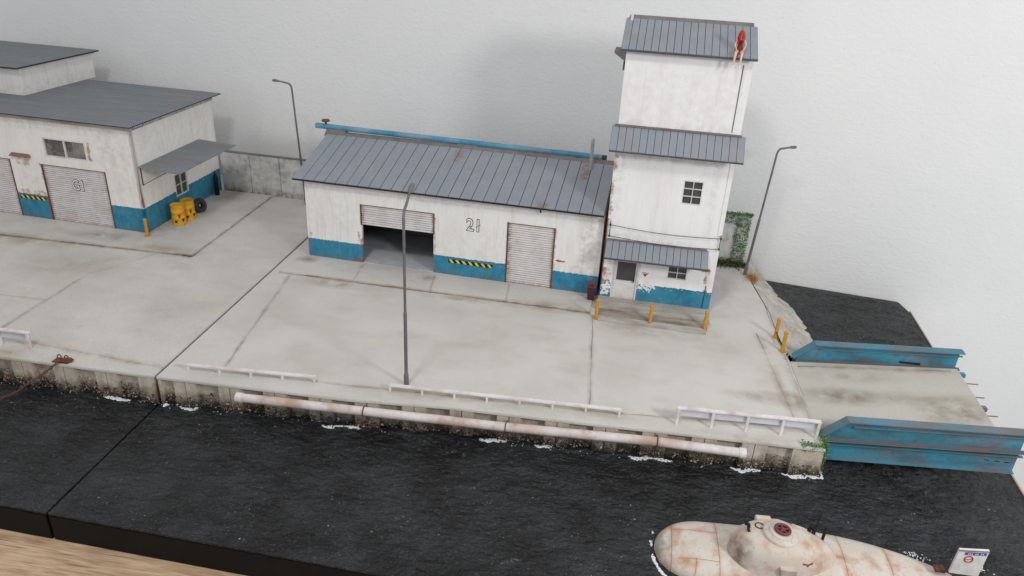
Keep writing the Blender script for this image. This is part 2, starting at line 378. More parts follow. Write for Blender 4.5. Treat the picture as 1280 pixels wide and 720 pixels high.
def thing(name, label, cat, loc, group=None):
    o = bpy.data.objects.new(name, None); COL.objects.link(o); o.empty_display_size = .1
    o.location = loc; o['label'] = label; o['category'] = cat
    if group: o['group'] = group
    return o
def tag(o, label, cat, group=None):
    o['label'] = label; o['category'] = cat
    if group: o['group'] = group
    return o
def setting(o, kind='structure', label=None):
    o['kind'] = kind
    if label: o['label'] = label
    return o
def copy_thing(src, loc, label, rz=0):
    r = src.copy(); COL.objects.link(r); r.location = loc; r.rotation_euler = (0, 0, rz); r['label'] = label
    for ch in list(src.children):
        c = ch.copy(); COL.objects.link(c); c.parent = r
        for g in list(ch.children):
            d = g.copy(); COL.objects.link(d); d.parent = c
    return r
def frame_map(dx, dy=None):
    """local x along a wall direction, local y into the building"""
    ux = Vector((dx[0], dx[1], 0)).normalized()
    uy = Vector((-ux.y, ux.x, 0)) if dy is None else Vector((dy[0], dy[1], 0)).normalized()
    return lambda p: ux*p.x+uy*p.y+Vector((0, 0, p.z))

def text_mesh(name, body, size, mat, parent, place, offset=0., depth=.002, sx=1., font_shear=0.):
    cu = bpy.data.curves.new(name, 'FONT'); cu.body = body; cu.size = size; cu.offset = offset; cu.extrude = depth
    cu.align_x = 'CENTER'; cu.align_y = 'CENTER'; cu.resolution_u = 3
    tmp = bpy.data.objects.new(name, cu)
    me = bpy.data.meshes.new_from_object(tmp); bpy.data.objects.remove(tmp)
    for v in me.vertices: v.co = place(Vector((v.co.x*sx, v.co.y, v.co.z)))
    me.materials.clear(); me.materials.append(M[mat]); me.name = name
    o = bpy.data.objects.new(name, me); COL.objects.link(o)
    if parent: o.parent = parent
    return o

# =================================================================== SETTING
WS = -.155                                   # slope of the room wall in plan
wy = lambda x: 15.38+WS*x
mb = MB(); mb.slab([(-22, wy(-22), -9), (16, wy(16), -9), (16, wy(16), 14), (-22, wy(-22), 14)], .3)
setting(mb.build('room_wall', 'wall'))

mb = MB(); mb.box(-24, 5.2, 2.2, 14.0, -1.14, -.86)
o = mb.build('wooden_table', 'oak', bevel=.02); tag(o, 'light oak table top under the front edge of the harbour model', 'table')

WZ = -.45
J = lambda y: -6.0+(y-8.2)*.016              # joint between the two modules
fy = lambda x: 5.90-.035*(x+6)               # front edge of the boards
# black base boards
def board(name, label, poly):
    mb = MB(); mb.prism(poly, -.855, WZ-.035)
    o = thing(name, label, 'base board', (0, 0, 0), 'black base boards'); mb.build('board', 'black', o, bevel=.008)
    return o
rx = lambda y: 5.45+.041*y
bl = board('base_board', 'black base board under the left harbour section', [(-17, fy(-17)), (J(5.9)-.013, fy(-6)), (J(16.2)-.013, wy(-5.9)-.06), (-17, wy(-17)-.06)])
br = board('base_board', 'black base board under the right harbour section with shed and tower', [(J(5.9)+.013, fy(-6)), (rx(5.5), fy(5.7)), (rx(14.0), 13.95), (rx(14.2)-.08, wy(6)-.06), (J(16.2)+.013, wy(-5.9)-.06)])
mb = MB(); mb.prism([(rx(5.5)+.002, fy(5.7)), (rx(5.5)+.03, fy(5.7)), (rx(14.1)+.02, 14.0), (rx(14.1)+.002, 14.0)], -.84, WZ+.005); mb.build('plywood_edge', 'edge', br)

def water(name, x0f, x1f, y0f, y1f, nx, ny, seed):
    vs = []; fs = []
    for j in range(ny+1):
        for i in range(nx+1):
            u, v = i/nx, j/ny
            yy0 = y0f(0); y = None
            # bilinear region with sloping sides
            ya = y0f(u); yb = y1f(u); y = ya+(yb-ya)*v
            x = x0f(y)+(x1f(y)-x0f(y))*u
            y = y0f_x(x)+(y1f_x(x)-y0f_x(x))*v
            q = Vector((x*2.2, y*3.1, seed))
            h = noise.noise(q)*.010+noise.noise(q*2.7)*.010+noise.noise(q*6.1)*.006
            h += .012*(1-abs(noise.noise(Vector((x*3.1+5, y*5.5, seed)))*2))*.8
            edge = min(u, 1-u, v, 1-v)
            h *= min(1, edge*40)
            vs.append((x, y, WZ+h-.004))
    for j in range(ny):
        for i in range(nx):
            a = j*(nx+1)+i; fs.append((a, a+1, a+nx+2, a+nx+1))
    mb = MB(); mb.add(vs, fs, True)
    # skirt down to the board
    loop = [j for j in range(nx+1)]+[(j)*(nx+1)+nx for j in range(1, ny+1)]+[ny*(nx+1)+i for i in range(nx-1, -1, -1)]+[j*(nx+1) for j in range(ny-1, 0, -1)]
    k = len(loop); b = [vs[i] for i in loop]
    mb.add(b+[(x, y, WZ-.03) for x, y, z in b], [(i, k+i, k+(i+1) % k, (i+1) % k) for i in range(k)])
    return setting(mb.build(name, 'water'))
y0f_x = lambda x: fy(x)+.004
y1f_x = lambda x: 8.6
water('water_left', lambda y: -16.9, lambda y: J(y)-.015, lambda u: 5.9, lambda u: 8.6, 330, 110, 3.3)
water('water_right', lambda y: J(y)+.015, lambda y: rx(y)-.004, lambda u: 5.9, lambda u: 8.6, 420, 130, 9.1)
y0f_x = lambda x: 8.6
y1f_x = lambda x: wy(x)-.075 if x < 5.93 else wy(5.93)-.075-(x-5.93)*5
water('water_behind', lambda y: 2.6, lambda y: rx(y)-.004, lambda u: 8.6, lambda u: 14.5, 130, 240, 4.4)

# quay: a thin top slab over a body with notches
EX = [(-5.98, 8.17), (-4.4, 8.20), (-3.2, 8.22), (-1.8, 8.34), (-.1, 8.37), (1.4, 8.42), (2.8, 8.455), (3.17, 8.46)]
def ey(x):
    if x <= EX[0][0]: return 8.17-.001*(EX[0][0]-x)
    for (a, b), (c, d) in zip(EX, EX[1:]):
        if x <= c: return b+(d-b)*(x-a)/(c-a)
    return EX[-1][1]
RIGHT = [(3.18, 8.9), (3.12, 9.8), (3.10, 10.7), (3.05, 11.2), (3.04, 12.36), (2.92, 13.3), (2.86, 14.0), (2.9, 14.4), (2.92, wy(2.92)-.07)]
front = [(x, ey(x)) for x, _ in EX]; front[0] = (J(8.2)+.018, 8.17)
mb = MB(); mb.prism(front+RIGHT+[(J(15.9)+.018, wy(-5.8)-.07)], -.045, 0.)
setting(mb.build('quay_slab_right', 'quay_right', bevel=.008))
lf = [(-16.9, 8.16), (J(8.2)-.018, 8.17), (J(16)-.018, wy(-5.9)-.07), (-16.9, wy(-16.9)-.07)]
mb = MB(); mb.prism(lf, -.045, 0.); setting(mb.build('quay_slab_left', 'quay_left', bevel=.008))
def notched(name, xa, xb, notches, back):
    pts = [(xa, ey(xa)+.012)]
    for a, b in notches:
        mid = a-.16
        if mid-.01 > xa: pts += [(mid-.006, ey(mid)+.012), (mid-.004, ey(mid)+.04), (mid+.004, ey(mid)+.04), (mid+.006, ey(mid)+.012)]
        pts += [(a, ey(a)+.012), (a+.015, ey(a)+.085), (b-.015, ey(b)+.085), (b, ey(b)+.012)]
    pts += [(xb, ey(xb)+.012)]+back
    mb = MB(); mb.prism(pts, -.52, -.0455); return setting(mb.build(name, 'face'))
NR = [(-5.93, -5.74)]+[(-5.41+.654*i, -5.08+.654*i) for i in range(13)]
NL = [(-6.60-.654*i, -6.27-.654*i) for i in range(15, -1, -1)]
notched('quay_face_right', J(8.2)+.03, 3.16, NR, [(3.15, 8.9), (3.08, 10.7), (3.0, 12.3), (2.85, 13.3), (2.85, 15.0-.2), (J(15.9)+.03, 15.9)])
notched('quay_face_left', -16.8, J(8.2)-.03, NL, [(J(16)-.03, 16.1), (-16.8, 17.0)])

# thin raised pavements in front of the buildings
mb = MB(); mb.prism([(-5.80, 11.80), (-2.9, 11.68), (-.08, 11.56), (-.06, 12.3), (-5.55, 12.68)], .0, .022); setting(mb.build('pavement', 'quay_right', bevel=.008))
mb = MB(); mb.prism([(-16.9, 12.10), (-7.6, 12.05), (-7.6, 15.6), (-16.9, 15.9)], .0, .022); setting(mb.build('pavement', 'quay_left', bevel=.008))

# sloping plaster bank between quay and the rear water
mb = MB(); vs = []; fs = []
bl_t = [(3.0, 14.75), (2.87, 14.0), (2.93, 13.3), (3.04, 12.36), (3.05, 11.6), (3.09, 10.95)]
bl_b = [(3.42, 14.80), (3.62, 14.1), (3.80, 13.6), (3.92, 12.9), (3.93, 12.2), (3.7, 11.0)]
NN = 60; MM = 14
def lerp_path(p, t):
    k = t*(len(p)-1); i = min(int(k), len(p)-2); f = k-i
    return (p[i][0]+(p[i+1][0]-p[i][0])*f, p[i][1]+(p[i+1][1]-p[i][1])*f)
for j in range(NN+1):
    a = lerp_path(bl_t, j/NN); b = lerp_path(bl_b, j/NN)
    for i in range(MM+1):
        t = i/MM; x = a[0]+(b[0]-a[0])*t; y = a[1]+(b[1]-a[1])*t
        jit = noise.noise(Vector((x*5, y*5, 1)))*.05+noise.noise(Vector((x*14, y*14, 2)))*.02
        z = .004-.5*t**1.1+(jit if 0 < i else 0)*min(1, t*3)
        if i == MM: x += noise.noise(Vector((0, y*5, 4)))*.12; z = -.5
        vs.append((x, y, z))
for j in range(NN):
    for i in range(MM):
        q = j*(MM+1)+i; fs.append((q, q+1, q+MM+2, q+MM+1))
mb.add(vs, fs, True); setting(mb.build('bank', 'bank'))

# foam and barnacles along the quay foot
def blob(mb, x, y, z, r, flat=.4):
    vs = []; fs = []; k = 7
    rs = [random.uniform(.6, 1.3)*r for _ in range(k)]
    for j, (rr, h) in enumerate(((1, 0), (.75, .7))):
        for i in range(k):
            t = 2*PI*i/k; vs.append((x+math.cos(t)*rs[i]*rr, y+math.sin(t)*rs[i]*rr*.7, z+h*r*flat))
    vs.append((x, y, z+r*flat*1.1))
    for i in range(k): fs.append((i, (i+1) % k, k+(i+1) % k, k+i)); fs.append((k+i, k+(i+1) % k, 2*k))
    mb.add(vs, fs, True)
mb = MB()
def foam_run(x0, x1, dy=0., w=.06, dens=260):
    for _ in range(int((x1-x0)*dens)):
        x = random.uniform(x0, x1); u = (x-x0)/(x1-x0); e = math.sin(PI*u)
        y = ey(x)-.01+dy-.035*math.sin(x*9+2)*e-random.random()*w*(e+.2)
        blob(mb, x, y, WZ, random.uniform(.008, .026)*(0.5+e*.6), .4)
for a, b in ((-5.68, -5.33), (-3.62, -3.28), (-3.27, -3.0), (-1.45, -.93), (-.62, -.38), (.66, 1.0), (1.0, 1.24), (2.02, 2.42), (2.68, 3.2), (-6.85, -6.42), (-5.93, -5.85)): foam_run(a, b)
for i in range(70):
    t = i/70; blob(mb, 3.2+.03*random.random(), 8.44+t*.35, WZ, random.uniform(.006, .018), .5)
for _ in range(160):
    x = random.uniform(-8.5, 3.1); blob(mb, x, ey(x)-random.random()**2*.1, WZ, random.uniform(.004, .009), .8)
setting(mb.build('foam', 'foam'), 'stuff')
mb = MB()
def shard(mb, p, s):
    a, b, c = [Vector((random.uniform(-1, 1), random.uniform(-1, .2), random.uniform(-1, 1)))*s for _ in range(3)]
    p = Vector(p); mb.add([p+a, p+b, p+c, p+Vector((0, -s*.8, 0))], [(0, 1, 2), (0, 3, 1), (1, 3, 2), (2, 3, 0)])
innotch = lambda x: any(a < x < b for a, b in NR+NL)
for _ in range(9000):
    x = random.uniform(-9.4, 3.14)
    if J(8.2)-.04 < x < J(8.2)+.04: continue
    dn = .5+.5*noise.noise(Vector((x*1.6, 0, 7)))*2
    if random.random() > dn*.8+.25: continue
    z = WZ-.02+random.random()**1.5*.23*(1.2 if innotch(x) else .8)
    yy = ey(x)+.012+(.05 if innotch(x) else 0)
    shard(mb, (x, yy, z), random.uniform(.009, .026))
for _ in range(500):
    y = random.uniform(8.46, 8.9); shard(mb, (3.165, y, WZ+random.random()**1.5*.22), random.uniform(.008, .018))
setting(mb.build('barnacles', 'barnacle'), 'stuff')

# moss on the quay corner, ivy on the low wall, dry tuft by the lamp
def leaves(mb, p, s, up=.4):
    nn = Vector((random.uniform(-1, 1), random.uniform(-1, .3), random.uniform(-.2, 1))).normalized()
    u = nn.orthogonal().normalized(); u = Matrix.Rotation(random.random()*6.28, 3, nn) @ u; w = nn.cross(u); p = Vector(p)
    mb.add([p-u*s, p-w*s*.6+nn*s*.2, p+u*s, p+w*s*.6+nn*s*.2], [(0, 1, 2, 3)])
mb = MB()
for _ in range(900):
    t = random.random()
    if t < .55: x = random.uniform(2.86, 3.2); y = 8.50+random.gauss(0, .03); z = random.uniform(-.06, .05)
    else: x = 3.17+random.gauss(0, .03); y = random.uniform(8.48, 8.82); z = random.uniform(-.12, .09)
    leaves(mb, (x, y, z), random.uniform(.008, .018))
for _ in range(250):
    leaves(mb, (3.19+random.gauss(0, .012), random.uniform(8.47, 8.6), random.uniform(-.4, -.05)), random.uniform(.006, .014))
tag(mb.build('ivy', 'ivy'), 'green creeper on the quay corner beside the blue ramp', 'plant')

# =================================================================== BUILDINGS
ROOFGAP = .012
def sheet_roof(name, mat, parent, xf, x0, x1, ya, za, yb, zb, nseam, th=.03, sm='seam', ROOFGAP=.012):
    """pitched roof of standing sheets: eave line (ya,za) up to (yb,zb)"""
    mb = MB(xf); mb.cur = 1
    mb.slab([(x0, ya, za-.012), (x1, ya, za-.012), (x1, yb, zb-.012), (x0, yb, zb-.012)], th)
    mb.cur = 0
    for i in range(nseam):
        a = x0+(x1-x0)*i/nseam+ROOFGAP/2; b = x0+(x1-x0)*(i+1)/nseam-ROOFGAP/2
        d = random.uniform(0, .003)
        mb.slab([(a, ya+.006, za+d), (b, ya+.006, za+d), (b, yb, zb+d), (a, yb, zb+d)], .0115)
    return mb.build(name, [mat, sm], parent)

def roller(name, parent, xf, x0, x1, z0, z1, y, nsl, mat, label=None):
    """corrugated roller door"""
    mb = MB(xf); h = (z1-z0)/nsl
    vs = []; fs = []
    for i in range(nsl):
        z = z0+i*h
        prof = [(z, y+.012), (z+h*.12, y+.012), (z+h*.3, y), (z+h*.85, y), (z+h, y+.012)]
        for q in range(4):
            a, b = prof[q], prof[q+1]; k = len(vs)
            vs += [(x0, a[1], a[0]), (x1, a[1], a[0]), (x1, b[1], b[0]), (x0, b[1], b[0])]; fs.append((k, k+1, k+2, k+3))
    mb.add(vs, fs)
    for i_ in range(len(fs)): mb.mi[i_] = 1 if i_ % 4 == 0 else 0; mb.box(x0, x1, y+.013, y+.03, z0, z1)
    o = mb.build(name, [mat, 'groove'], parent)
    f = MB(xf); f.box(x0-.018, x0+.004, y-.02, y+.03, z0, z1+.012); f.box(x1-.004, x1+.018, y-.02, y+.03, z0, z1+.012)
    f.box(x0+.0045, x1-.0045, y-.018, y+.03, z1, z1+.0115)
    f.build('door_guide', 'rust', o)
    if label: o['label'] = label
    return o

def window(parent, xf, x0, x1, z0, z1, y, cols, rows, fr=.018, pane='glass', bar=.012):
    f = MB(xf); f.openings(x0, x1, z0, z1, y-.012, y+.02, [(x0+fr+(x1-x0-2*fr+bar)*i/cols, x0+fr+(x1-x0-2*fr+bar)*(i+1)/cols-bar,
        z0+fr+(z1-z0-2*fr+bar)*j/rows, z0+fr+(z1-z0-2*fr+bar)*(j+1)/rows-bar) for i in range(cols) for j in range(rows)])
    w = f.build('window', 'white', parent)
    p = MB(xf); p.box(x0+.006, x1-.006, y+.021, y+.03, z0+.006, z1-.006); p.build('pane', pane, w)
    return w

def hazard(parent, xf, x0, x1, z0, z1, y, k):
    mb = MB(xf); mb.box(x0, x1, y-.004, y+.002, z0, z1); mb.cur = 1
    w = (x1-x0)/k
    for i in range(k):
        a = x0+w*i+w*.1; s = w*.42
        mb.slab([(a+s*.95, y-.0065, z0+.004), (a+s*.95+s, y-.0065, z0+.004), (a+s, y-.0065, z1-.004), (a, y-.0065, z1-.004)], .002)
    return mb.build('hazard_stripe', ['blackmark', 'hazyellow'], parent)

def stencil(parent, xf, txt, size, cx, cz, y, sx=.9):
    pl = lambda off: (lambda v: xf(Vector((cx+v.x, y-off-v.z, cz+v.y))))
    o = text_mesh('number_outline', txt, size, 'blackmark', parent, pl(.003), size*.034, .001, sx)
    text_mesh('number', txt, size, 'whitemark', parent, pl(.0065), -.0015, .001, sx)
    return o

# ---- shed 21
o1 = Vector((-5.528, 12.629, 0)); X = frame_map((5.477, -.374))
shed = thing('warehouse', 'long low white shed with blue plinth, grey sheet roof and number 21', 'warehouse', o1)
L = 5.535
D1 = (1.095, 2.485, 0, 1.175); D2 = (3.865, 4.695, 0, 1.18)
wm = wall_mat('shed_plaster', .385, rust=[(1.02, 1.09, .3, .62, .05, .7), (4.70, 4.72, 0, 1.2, .02, .5), (3.84, 3.86, 0, 1.2, .02, .5), (0, .06, 0, .5, .05, .5), (.98, 1.09, 0, .12, .05, .7), (2.49, 2.52, 0, 1.1, .02, .6)],
              grime=[(0, .1, 0, 1.6, .15, .4), (.35, .9, .75, 1.1, .3, .35), (5.2, 5.5, .2, 1.6, .12, .8), (5.0, 5.2, .4, .52, .06, .8), (0, L, 1.40, 1.6, .12, .45), (5.2, 5.49, .9, 1.45, .2, .4), (2.8, 3.7, .4, .9, .3, .3)], seed=1.)
mb = MB(X); mb.openings(0, L, 0, 1.6, 0, .06, [D1, D2])
mb.box(0, .06, .0605, 2.85, 0, 1.6); mb.box(L-.06, L, .0605, 2.85, 0, 1.6); mb.box(.0605, L-.0605, 2.79, 2.85, 0, 1.6)
for xx in (.005, L-.055):
    mb.add([(xx, .07, 1.6), (xx, 2.78, 1.6), (xx, 1.52, 1.985), (xx+.05, .07, 1.6), (xx+.05, 2.78, 1.6), (xx+.05, 1.52, 1.985)], [(0, 2, 1), (3, 4, 5), (0, 3, 5, 2), (1, 2, 5, 4)])
mb.build('wall', wm, shed)
n = N('shed_floor_paint', .8, .3); M['shedfloor'] = n.out(n.mix(n.noise(2, 4), (.52, .55, .58), (.42, .44, .46)))
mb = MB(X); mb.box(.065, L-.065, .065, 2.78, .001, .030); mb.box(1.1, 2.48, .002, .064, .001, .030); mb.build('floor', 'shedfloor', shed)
n = N('shed_inside_dark', .9, .1); M['shedinside'] = n.out(n.mix(n.noise(2, 4), (.12, .12, .125), (.07, .07, .075)))
mb = MB(X); mb.box(.5, .53, .08, 2.2, .031, 1.5); mb.box(3.4, 3.43, .08, 2.2, .031, 1.5); mb.box(.54, 3.39, 1.55, 1.58, .031, 1.5); mb.build('inner_panel', 'shedinside', shed)  # dark panels line the space behind the half raised door
roller('roller_door', shed, X, D1[0], D1[1], .785, 1.175, .012, 9, doormat('door_steel_half', D1[0], D1[1], 2.), 'half raised roller door')
roller('roller_door', shed, X, D2[0], D2[1], .025, 1.18, .012, 27, doormat('door_steel_shed', D2[0], D2[1], 3.), 'closed narrow roller door')
YE, ZE, YR, ZR = -.15, 1.59, 1.52, 2.055
sheet_roof('roof', 'roof_shed', shed, X, -.16, L-.0, YE, ZE, YR-.12, ZR-.033, 27)
mb = MB(X); mb.cur = 0
mb.slab([(-.15, YR-.12, ZR-.026), (L, YR-.12, ZR-.026), (L, YR, ZR+.012), (-.15, YR, ZR+.012)], .02)
mb.slab([(L, YR+.12, ZR-.026), (-.15, YR+.12, ZR-.026), (-.15, YR+.0005, ZR+.011), (L, YR+.0005, ZR+.011)], .02)
mb.build('ridge_cap', 'cap', shed)
sheet_roof('roof', 'roof', shed, lambda p: X(Vector((L-.15-p.x, -p.y+2*YR, p.z))), 0, L, YE+.28, ZE+.078, YR-.12, ZR-.033, 27)
stencil(shed, X, '21', .33, 3.24, 1.045, 0, .88)
mb = MB(X)
for (a, b, c, d) in ((3.13, 1.00, 3.20, 1.03), (3.28, 1.02, 3.36, 1.08)):
    mb = MB(X); mb.add([(a, -.0085, b), (c, -.0085, d), (c, -.0085, d+.010), (a, -.0085, b+.010)], [(0, 1, 2, 3)])
    mb.build('stencil_gap', 'blackmark', shed)
hazard(shed, X, 2.77, 3.61, .265, .335, 0, 7)
mb = MB(X)
mb.slab([(4.745, -.002, .585), (4.80, -.002, .563), (4.80, -.002, .613), (4.7451, -.002, .5855)], .002)
mb.box(4.80, 4.86, -.0035, -.001, .575, .60); mb.box(4.87, 4.90, -.0035, -.001, .575, .598); mb.box(4.91, 4.925, -.0035, -.001, .576, .596); mb.box(4.81, 4.90, -.0035, -.001, .565, .570)
mb.build('red_arrow_mark', 'red', shed)
mb = MB(X); mb.tube([(3.12-1.1, -.02, 1.52), (3.13-1.1, -.07, 1.50)], .014, 8); mb.build('wall_bracket', 'dark', shed)
mb = MB(X); mb.tube([(4.42, -.02, 1.49), (4.44, -.07, 1.475)], .014, 8); mb.build('wall_bracket', 'dark', shed)
# flue standing on the roof
mb = MB(X); fl = Vector((5.10, 1.17, 1.93)); mb.tube([fl, fl+Vector((0, 0, .17))], .036, 14); mb.tube([fl+Vector((0, 0, .17)), fl+Vector((0, 0, .56))], .031, 14)
mb.tube([fl+Vector((0, 0, .56)), fl+Vector((0, 0, .585)), fl+Vector((.02, .0, .60))], [.031, .031, .024], 14)
fo = mb.build('flue_pipe', M['flue'], shed)
mb = MB(X); mb.lathe([(.06, -.02), (.055, .01), (.031, .03)], fl, 16); mb.build('flue_collar', 'rust', fo)
# rust patch below the flue is part of roof dirt
mb = MB(X)

# ---- the blue pipe along the ridge
rp = thing('roof_pipe', 'blue pipe with red hand wheel lying along the shed ridge', 'pipe', (-5.86, 14.17, 2.14))
D = Vector((5.80, -.34, -.05))
mb = MB(); mb.tube([D*t for t in (0, .01, .3, .6, .98)], .053, 16); mb.build('pipe', 'blue_pipe', rp)
mb = MB(); mb.tube([D*.965, D*.995], .052, 16); mb.build('pipe_end', 'dark', rp)
mb = MB(); c = D*.036; mb.tube([c+Vector((-.03, 0, 0)), c+Vector((.03, 0, 0))], .052, 14); mb.tube([c, c+Vector((0, 0, .10))], .022, 10)
va = mb.build('valve', 'dark', rp)
mb = MB(); mb.lathe([(.0, .10), (.075, .10), (.085, .115), (.07, .135), (0, .13)], c, 18); mb.build('hand_wheel', 'rust', va)
for t in (.075, .535, .93):
    c = D*t; mb = MB(); mb.hexa([c+Vector((-.24, -.09, -.16)), c+Vector((.22, -.11, -.16)), c+Vector((.22, .09, -.16)), c+Vector((-.24, .09, -.16))],
        [c+Vector((-.19, -.06, -.03)), c+Vector((.19, -.06, -.03)), c+Vector((.19, .06, -.03)), c+Vector((-.19, .06, -.03))]); mb.build('support', 'cap' if t < .9 else 'dark', rp)

# ---- tower
o2 = Vector((.05, 12.125, 0)); T = frame_map((1.9, -.085))
tw = thing('tower', 'tall narrow white tower building with three grey sheet roofs and blue plinth', 'tower', o2)
W = 1.90
tm = wall_mat('tower_plaster', .40, base=(.83, .83, .84), rust=[(0, .03, 1.5, 2.75, .05, .7), (1.74, 1.80, .4, .82, .03, .8), (.59, .64, 0, .8, .02, .35), (.0, .12, .35, .62, .05, .8)],
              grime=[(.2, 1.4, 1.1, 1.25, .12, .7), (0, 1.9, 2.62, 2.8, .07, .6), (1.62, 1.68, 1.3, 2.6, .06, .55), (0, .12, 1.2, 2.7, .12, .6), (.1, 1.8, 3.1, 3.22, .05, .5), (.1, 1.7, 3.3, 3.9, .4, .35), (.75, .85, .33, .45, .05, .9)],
              seed=4., stains=.25, chips=[(.0, .25, .15, .42, .03), (.64, .86, .34, .44, .08)])
DT = (.205, .605, .06, .81); W1 = (1.11, 1.445, .565, .82); W2 = (1.155, 1.475, 1.93, 2.34)
mb = MB(T); mb.openings(0, W, 0, 4.30, 0, .06, [DT, W1, W2])
mb.box(0, .06, .0605, 1.42, 0, 4.3); mb.box(W-.06, W, .0605, 1.42, 0, 4.3); mb.box(.0605, W-.0605, 1.36, 1.42, 0, 4.3)
for xx in (.005, W-.055):
    mb.add([(xx, .07, 4.3), (xx, 1.35, 4.3), (xx, .70, 4.62), (xx+.05, .07, 4.3), (xx+.05, 1.35, 4.3), (xx+.05, .70, 4.62)], [(0, 2, 1), (3, 4, 5), (0, 3, 5, 2), (1, 2, 5, 4)])
mb.build('wall', tm, tw)
mb = MB(T); mb.box(1.755, 1.80-.03, -.006, -.0005, 3.18, 4.20); mb.build('corner_joint', 'lamp', tw)
mb = MB(T); mb.box(1.83, 1.897, -.012, -.0008, 1.45, 2.72); mb.build('corner_strip', M['whitemark'], tw)
sheet_roof('roof', 'roof', tw, T, -.08, W+.035, -.16, 4.325, .62, 4.69, 18, sm='seam2', ROOFGAP=.009)
mb = MB(T); mb.slab([(-.03, .62, 4.697), (W-.02, .62, 4.697), (W-.02, .72, 4.735), (-.03, .72, 4.735)], .02)
mb.slab([(W-.02, .83, 4.69), (-.03, .83, 4.69), (-.03, .7205, 4.734), (W-.02, .7205, 4.734)], .02); mb.build('ridge_cap', 'cap', tw)
sheet_roof('roof', 'roof', tw, lambda p: T(Vector((W-.05-p.x, -p.y+1.44, p.z))), 0, W, -.08, 4.36, .62, 4.69, 18)
mb = MB(T); mb.slab([(0, .02, 4.312), (0, .02, 4.29), (W, .02, 4.29), (W, .02, 4.312)], .03)
mb = MB(T); mb.box(-.012, .03, .56, .62, 4.62, 4.80); mb.build('gable_post', 'white', tw)
sheet_roof('pent_roof', 'roof', tw, T, -.09, W+.085, -.33, 2.80, -.002, 3.125, 18, sm='seam2', ROOFGAP=.009)
mb = MB(T); mb.box(-.05, W+.02, -.035, -.0015, 3.125, 3.15); mb.build('flashing', 'cap', tw)
sheet_roof('canopy_roof', 'roof', tw, T, .02, 1.73, -.36, .975, -.002, 1.165, 15, sm='seam2', ROOFGAP=.009)
mb = MB(T); mb.box(.02, 1.70, -.03, -.0015, 1.165, 1.185); mb.build('flashing', 'cap', tw)
# door
mb = MB(T); mb.openings(DT[0]+.004, DT[1]-.004, DT[2], DT[3]-.002, .012, .035, [(DT[0]+.05, DT[1]-.03, .42, .775)])
dr = mb.build('door', 'white', tw)
mb = MB(T); mb.box(DT[0]+.04, DT[1]-.02, .036, .045, .41, .785); mb.build('pane', 'glass', dr)
mb = MB(T); mb.tube([(.565, .012, .425), (.565, -.012, .425), (.53, -.018, .425)], .008, 8); mb.build('handle', 'rust', dr)
mb = MB(T); mb.box(DT[0]-.02, DT[0]+.002, -.008, .04, .06, .83); mb.box(DT[1]-.002, DT[1]+.02, -.008, .04, .06, .83); mb.box(DT[0]+.003, DT[1]-.003, -.007, .04, .811, .829); mb.build('door_frame', 'white', dr)
window(tw, T, W1[0], W1[1], W1[2], W1[3], .012, 2, 2)
window(tw, T, W2[0], W2[1], W2[2], W2[3], .012, 2, 3)
mb = MB(T); mb.slab([(.745, -.002, .545), (.79, -.002, .605), (.70, -.002, .605), (.7449, -.002, .5451)], .002); mb.box(.685, .805, -.004, -.001, .618, .627); mb.build('red_triangle_sign', 'red', tw)
mb = MB(T); mb.box(1.70, 1.80, -.05, -.001, .80, .83); mb.build('lintel', 'rustlight', tw)
mb = MB(T); mb.tube([(1.78, -.012, .01), (1.785, -.012, .52)], .005, 6); mb.build('conduit', 'dark', tw)
mb = MB(T); mb.tube([(.0, -.018, 1.55), (.0, -.018, .3)], .010, 8); mb.build('downpipe', 'rust', tw)
mb = MB(T)
mb.hexa([(-.20, .45, 4.16), (-.002, .45, 4.03), (-.002, .95, 4.03), (-.20, .95, 4.16)], [(-.21, .45, 4.19), (-.002, .45, 4.19), (-.002, .95, 4.19), (-.21, .95, 4.19)])
hd = mb.build('side_hood', 'cap', tw)
mb = MB(T); mb.box(-.05, -.012, .5, .54, 3.9, 4.035); mb.build('hood_bracket', 'rust', hd)
# cable brackets on the tower corners
for xx, z0, z1 in ((.055, 1.22, 1.50), (1.885, 1.20, 1.47)):
    mb = MB(T); mb.tube([(xx, -.03, z0), (xx, -.03, z1)], .007, 6)
    for z in (z0+.03, z1-.05):
        mb.tube([(xx, -.001, z), (xx, -.05, z)], .006, 6); mb.lathe([(.008, -.02), (.017, -.01), (.017, .01), (.008, .02)], (xx, -.05, z), 8)
    mb.build('cable_bracket', 'dark', tw)
for za, zb, lab in ((1.45, 1.42, 'upper thin black cable strung across the tower front above the canopy'), (1.25, 1.23, 'lower thin black cable strung across the tower front just above the canopy')):
    mb = MB(T); pts = []
    for i in range(15):
        t = i/14; pts.append((.055+1.83*t, -.05, za+(zb-za)*t-.045*math.sin(PI*t)))
    mb.tube(pts, .0055, 6); oo = mb.build('cable', 'dark', loc=o2); tag(oo, lab, 'cable', 'cables on the tower')
# platform and steps
mb = MB(T); mb.box(-.02, 1.90, -.42, -.002, .001, .085); st = thing('doorstep', 'two low worn steps running along the foot of the tower front', 'steps', o2)
mb.build('landing', 'plank', st, bevel=.006)
mb = MB(T); mb.box(.04, 1.86, -.62, -.4205, .001, .052); mb.build('step', 'stepwood', st, bevel=.006)
mb = MB(T); mb.box(.04, 1.84, -.80, -.6205, .001, .024); mb.build('step', 'plank', st, bevel=.004)

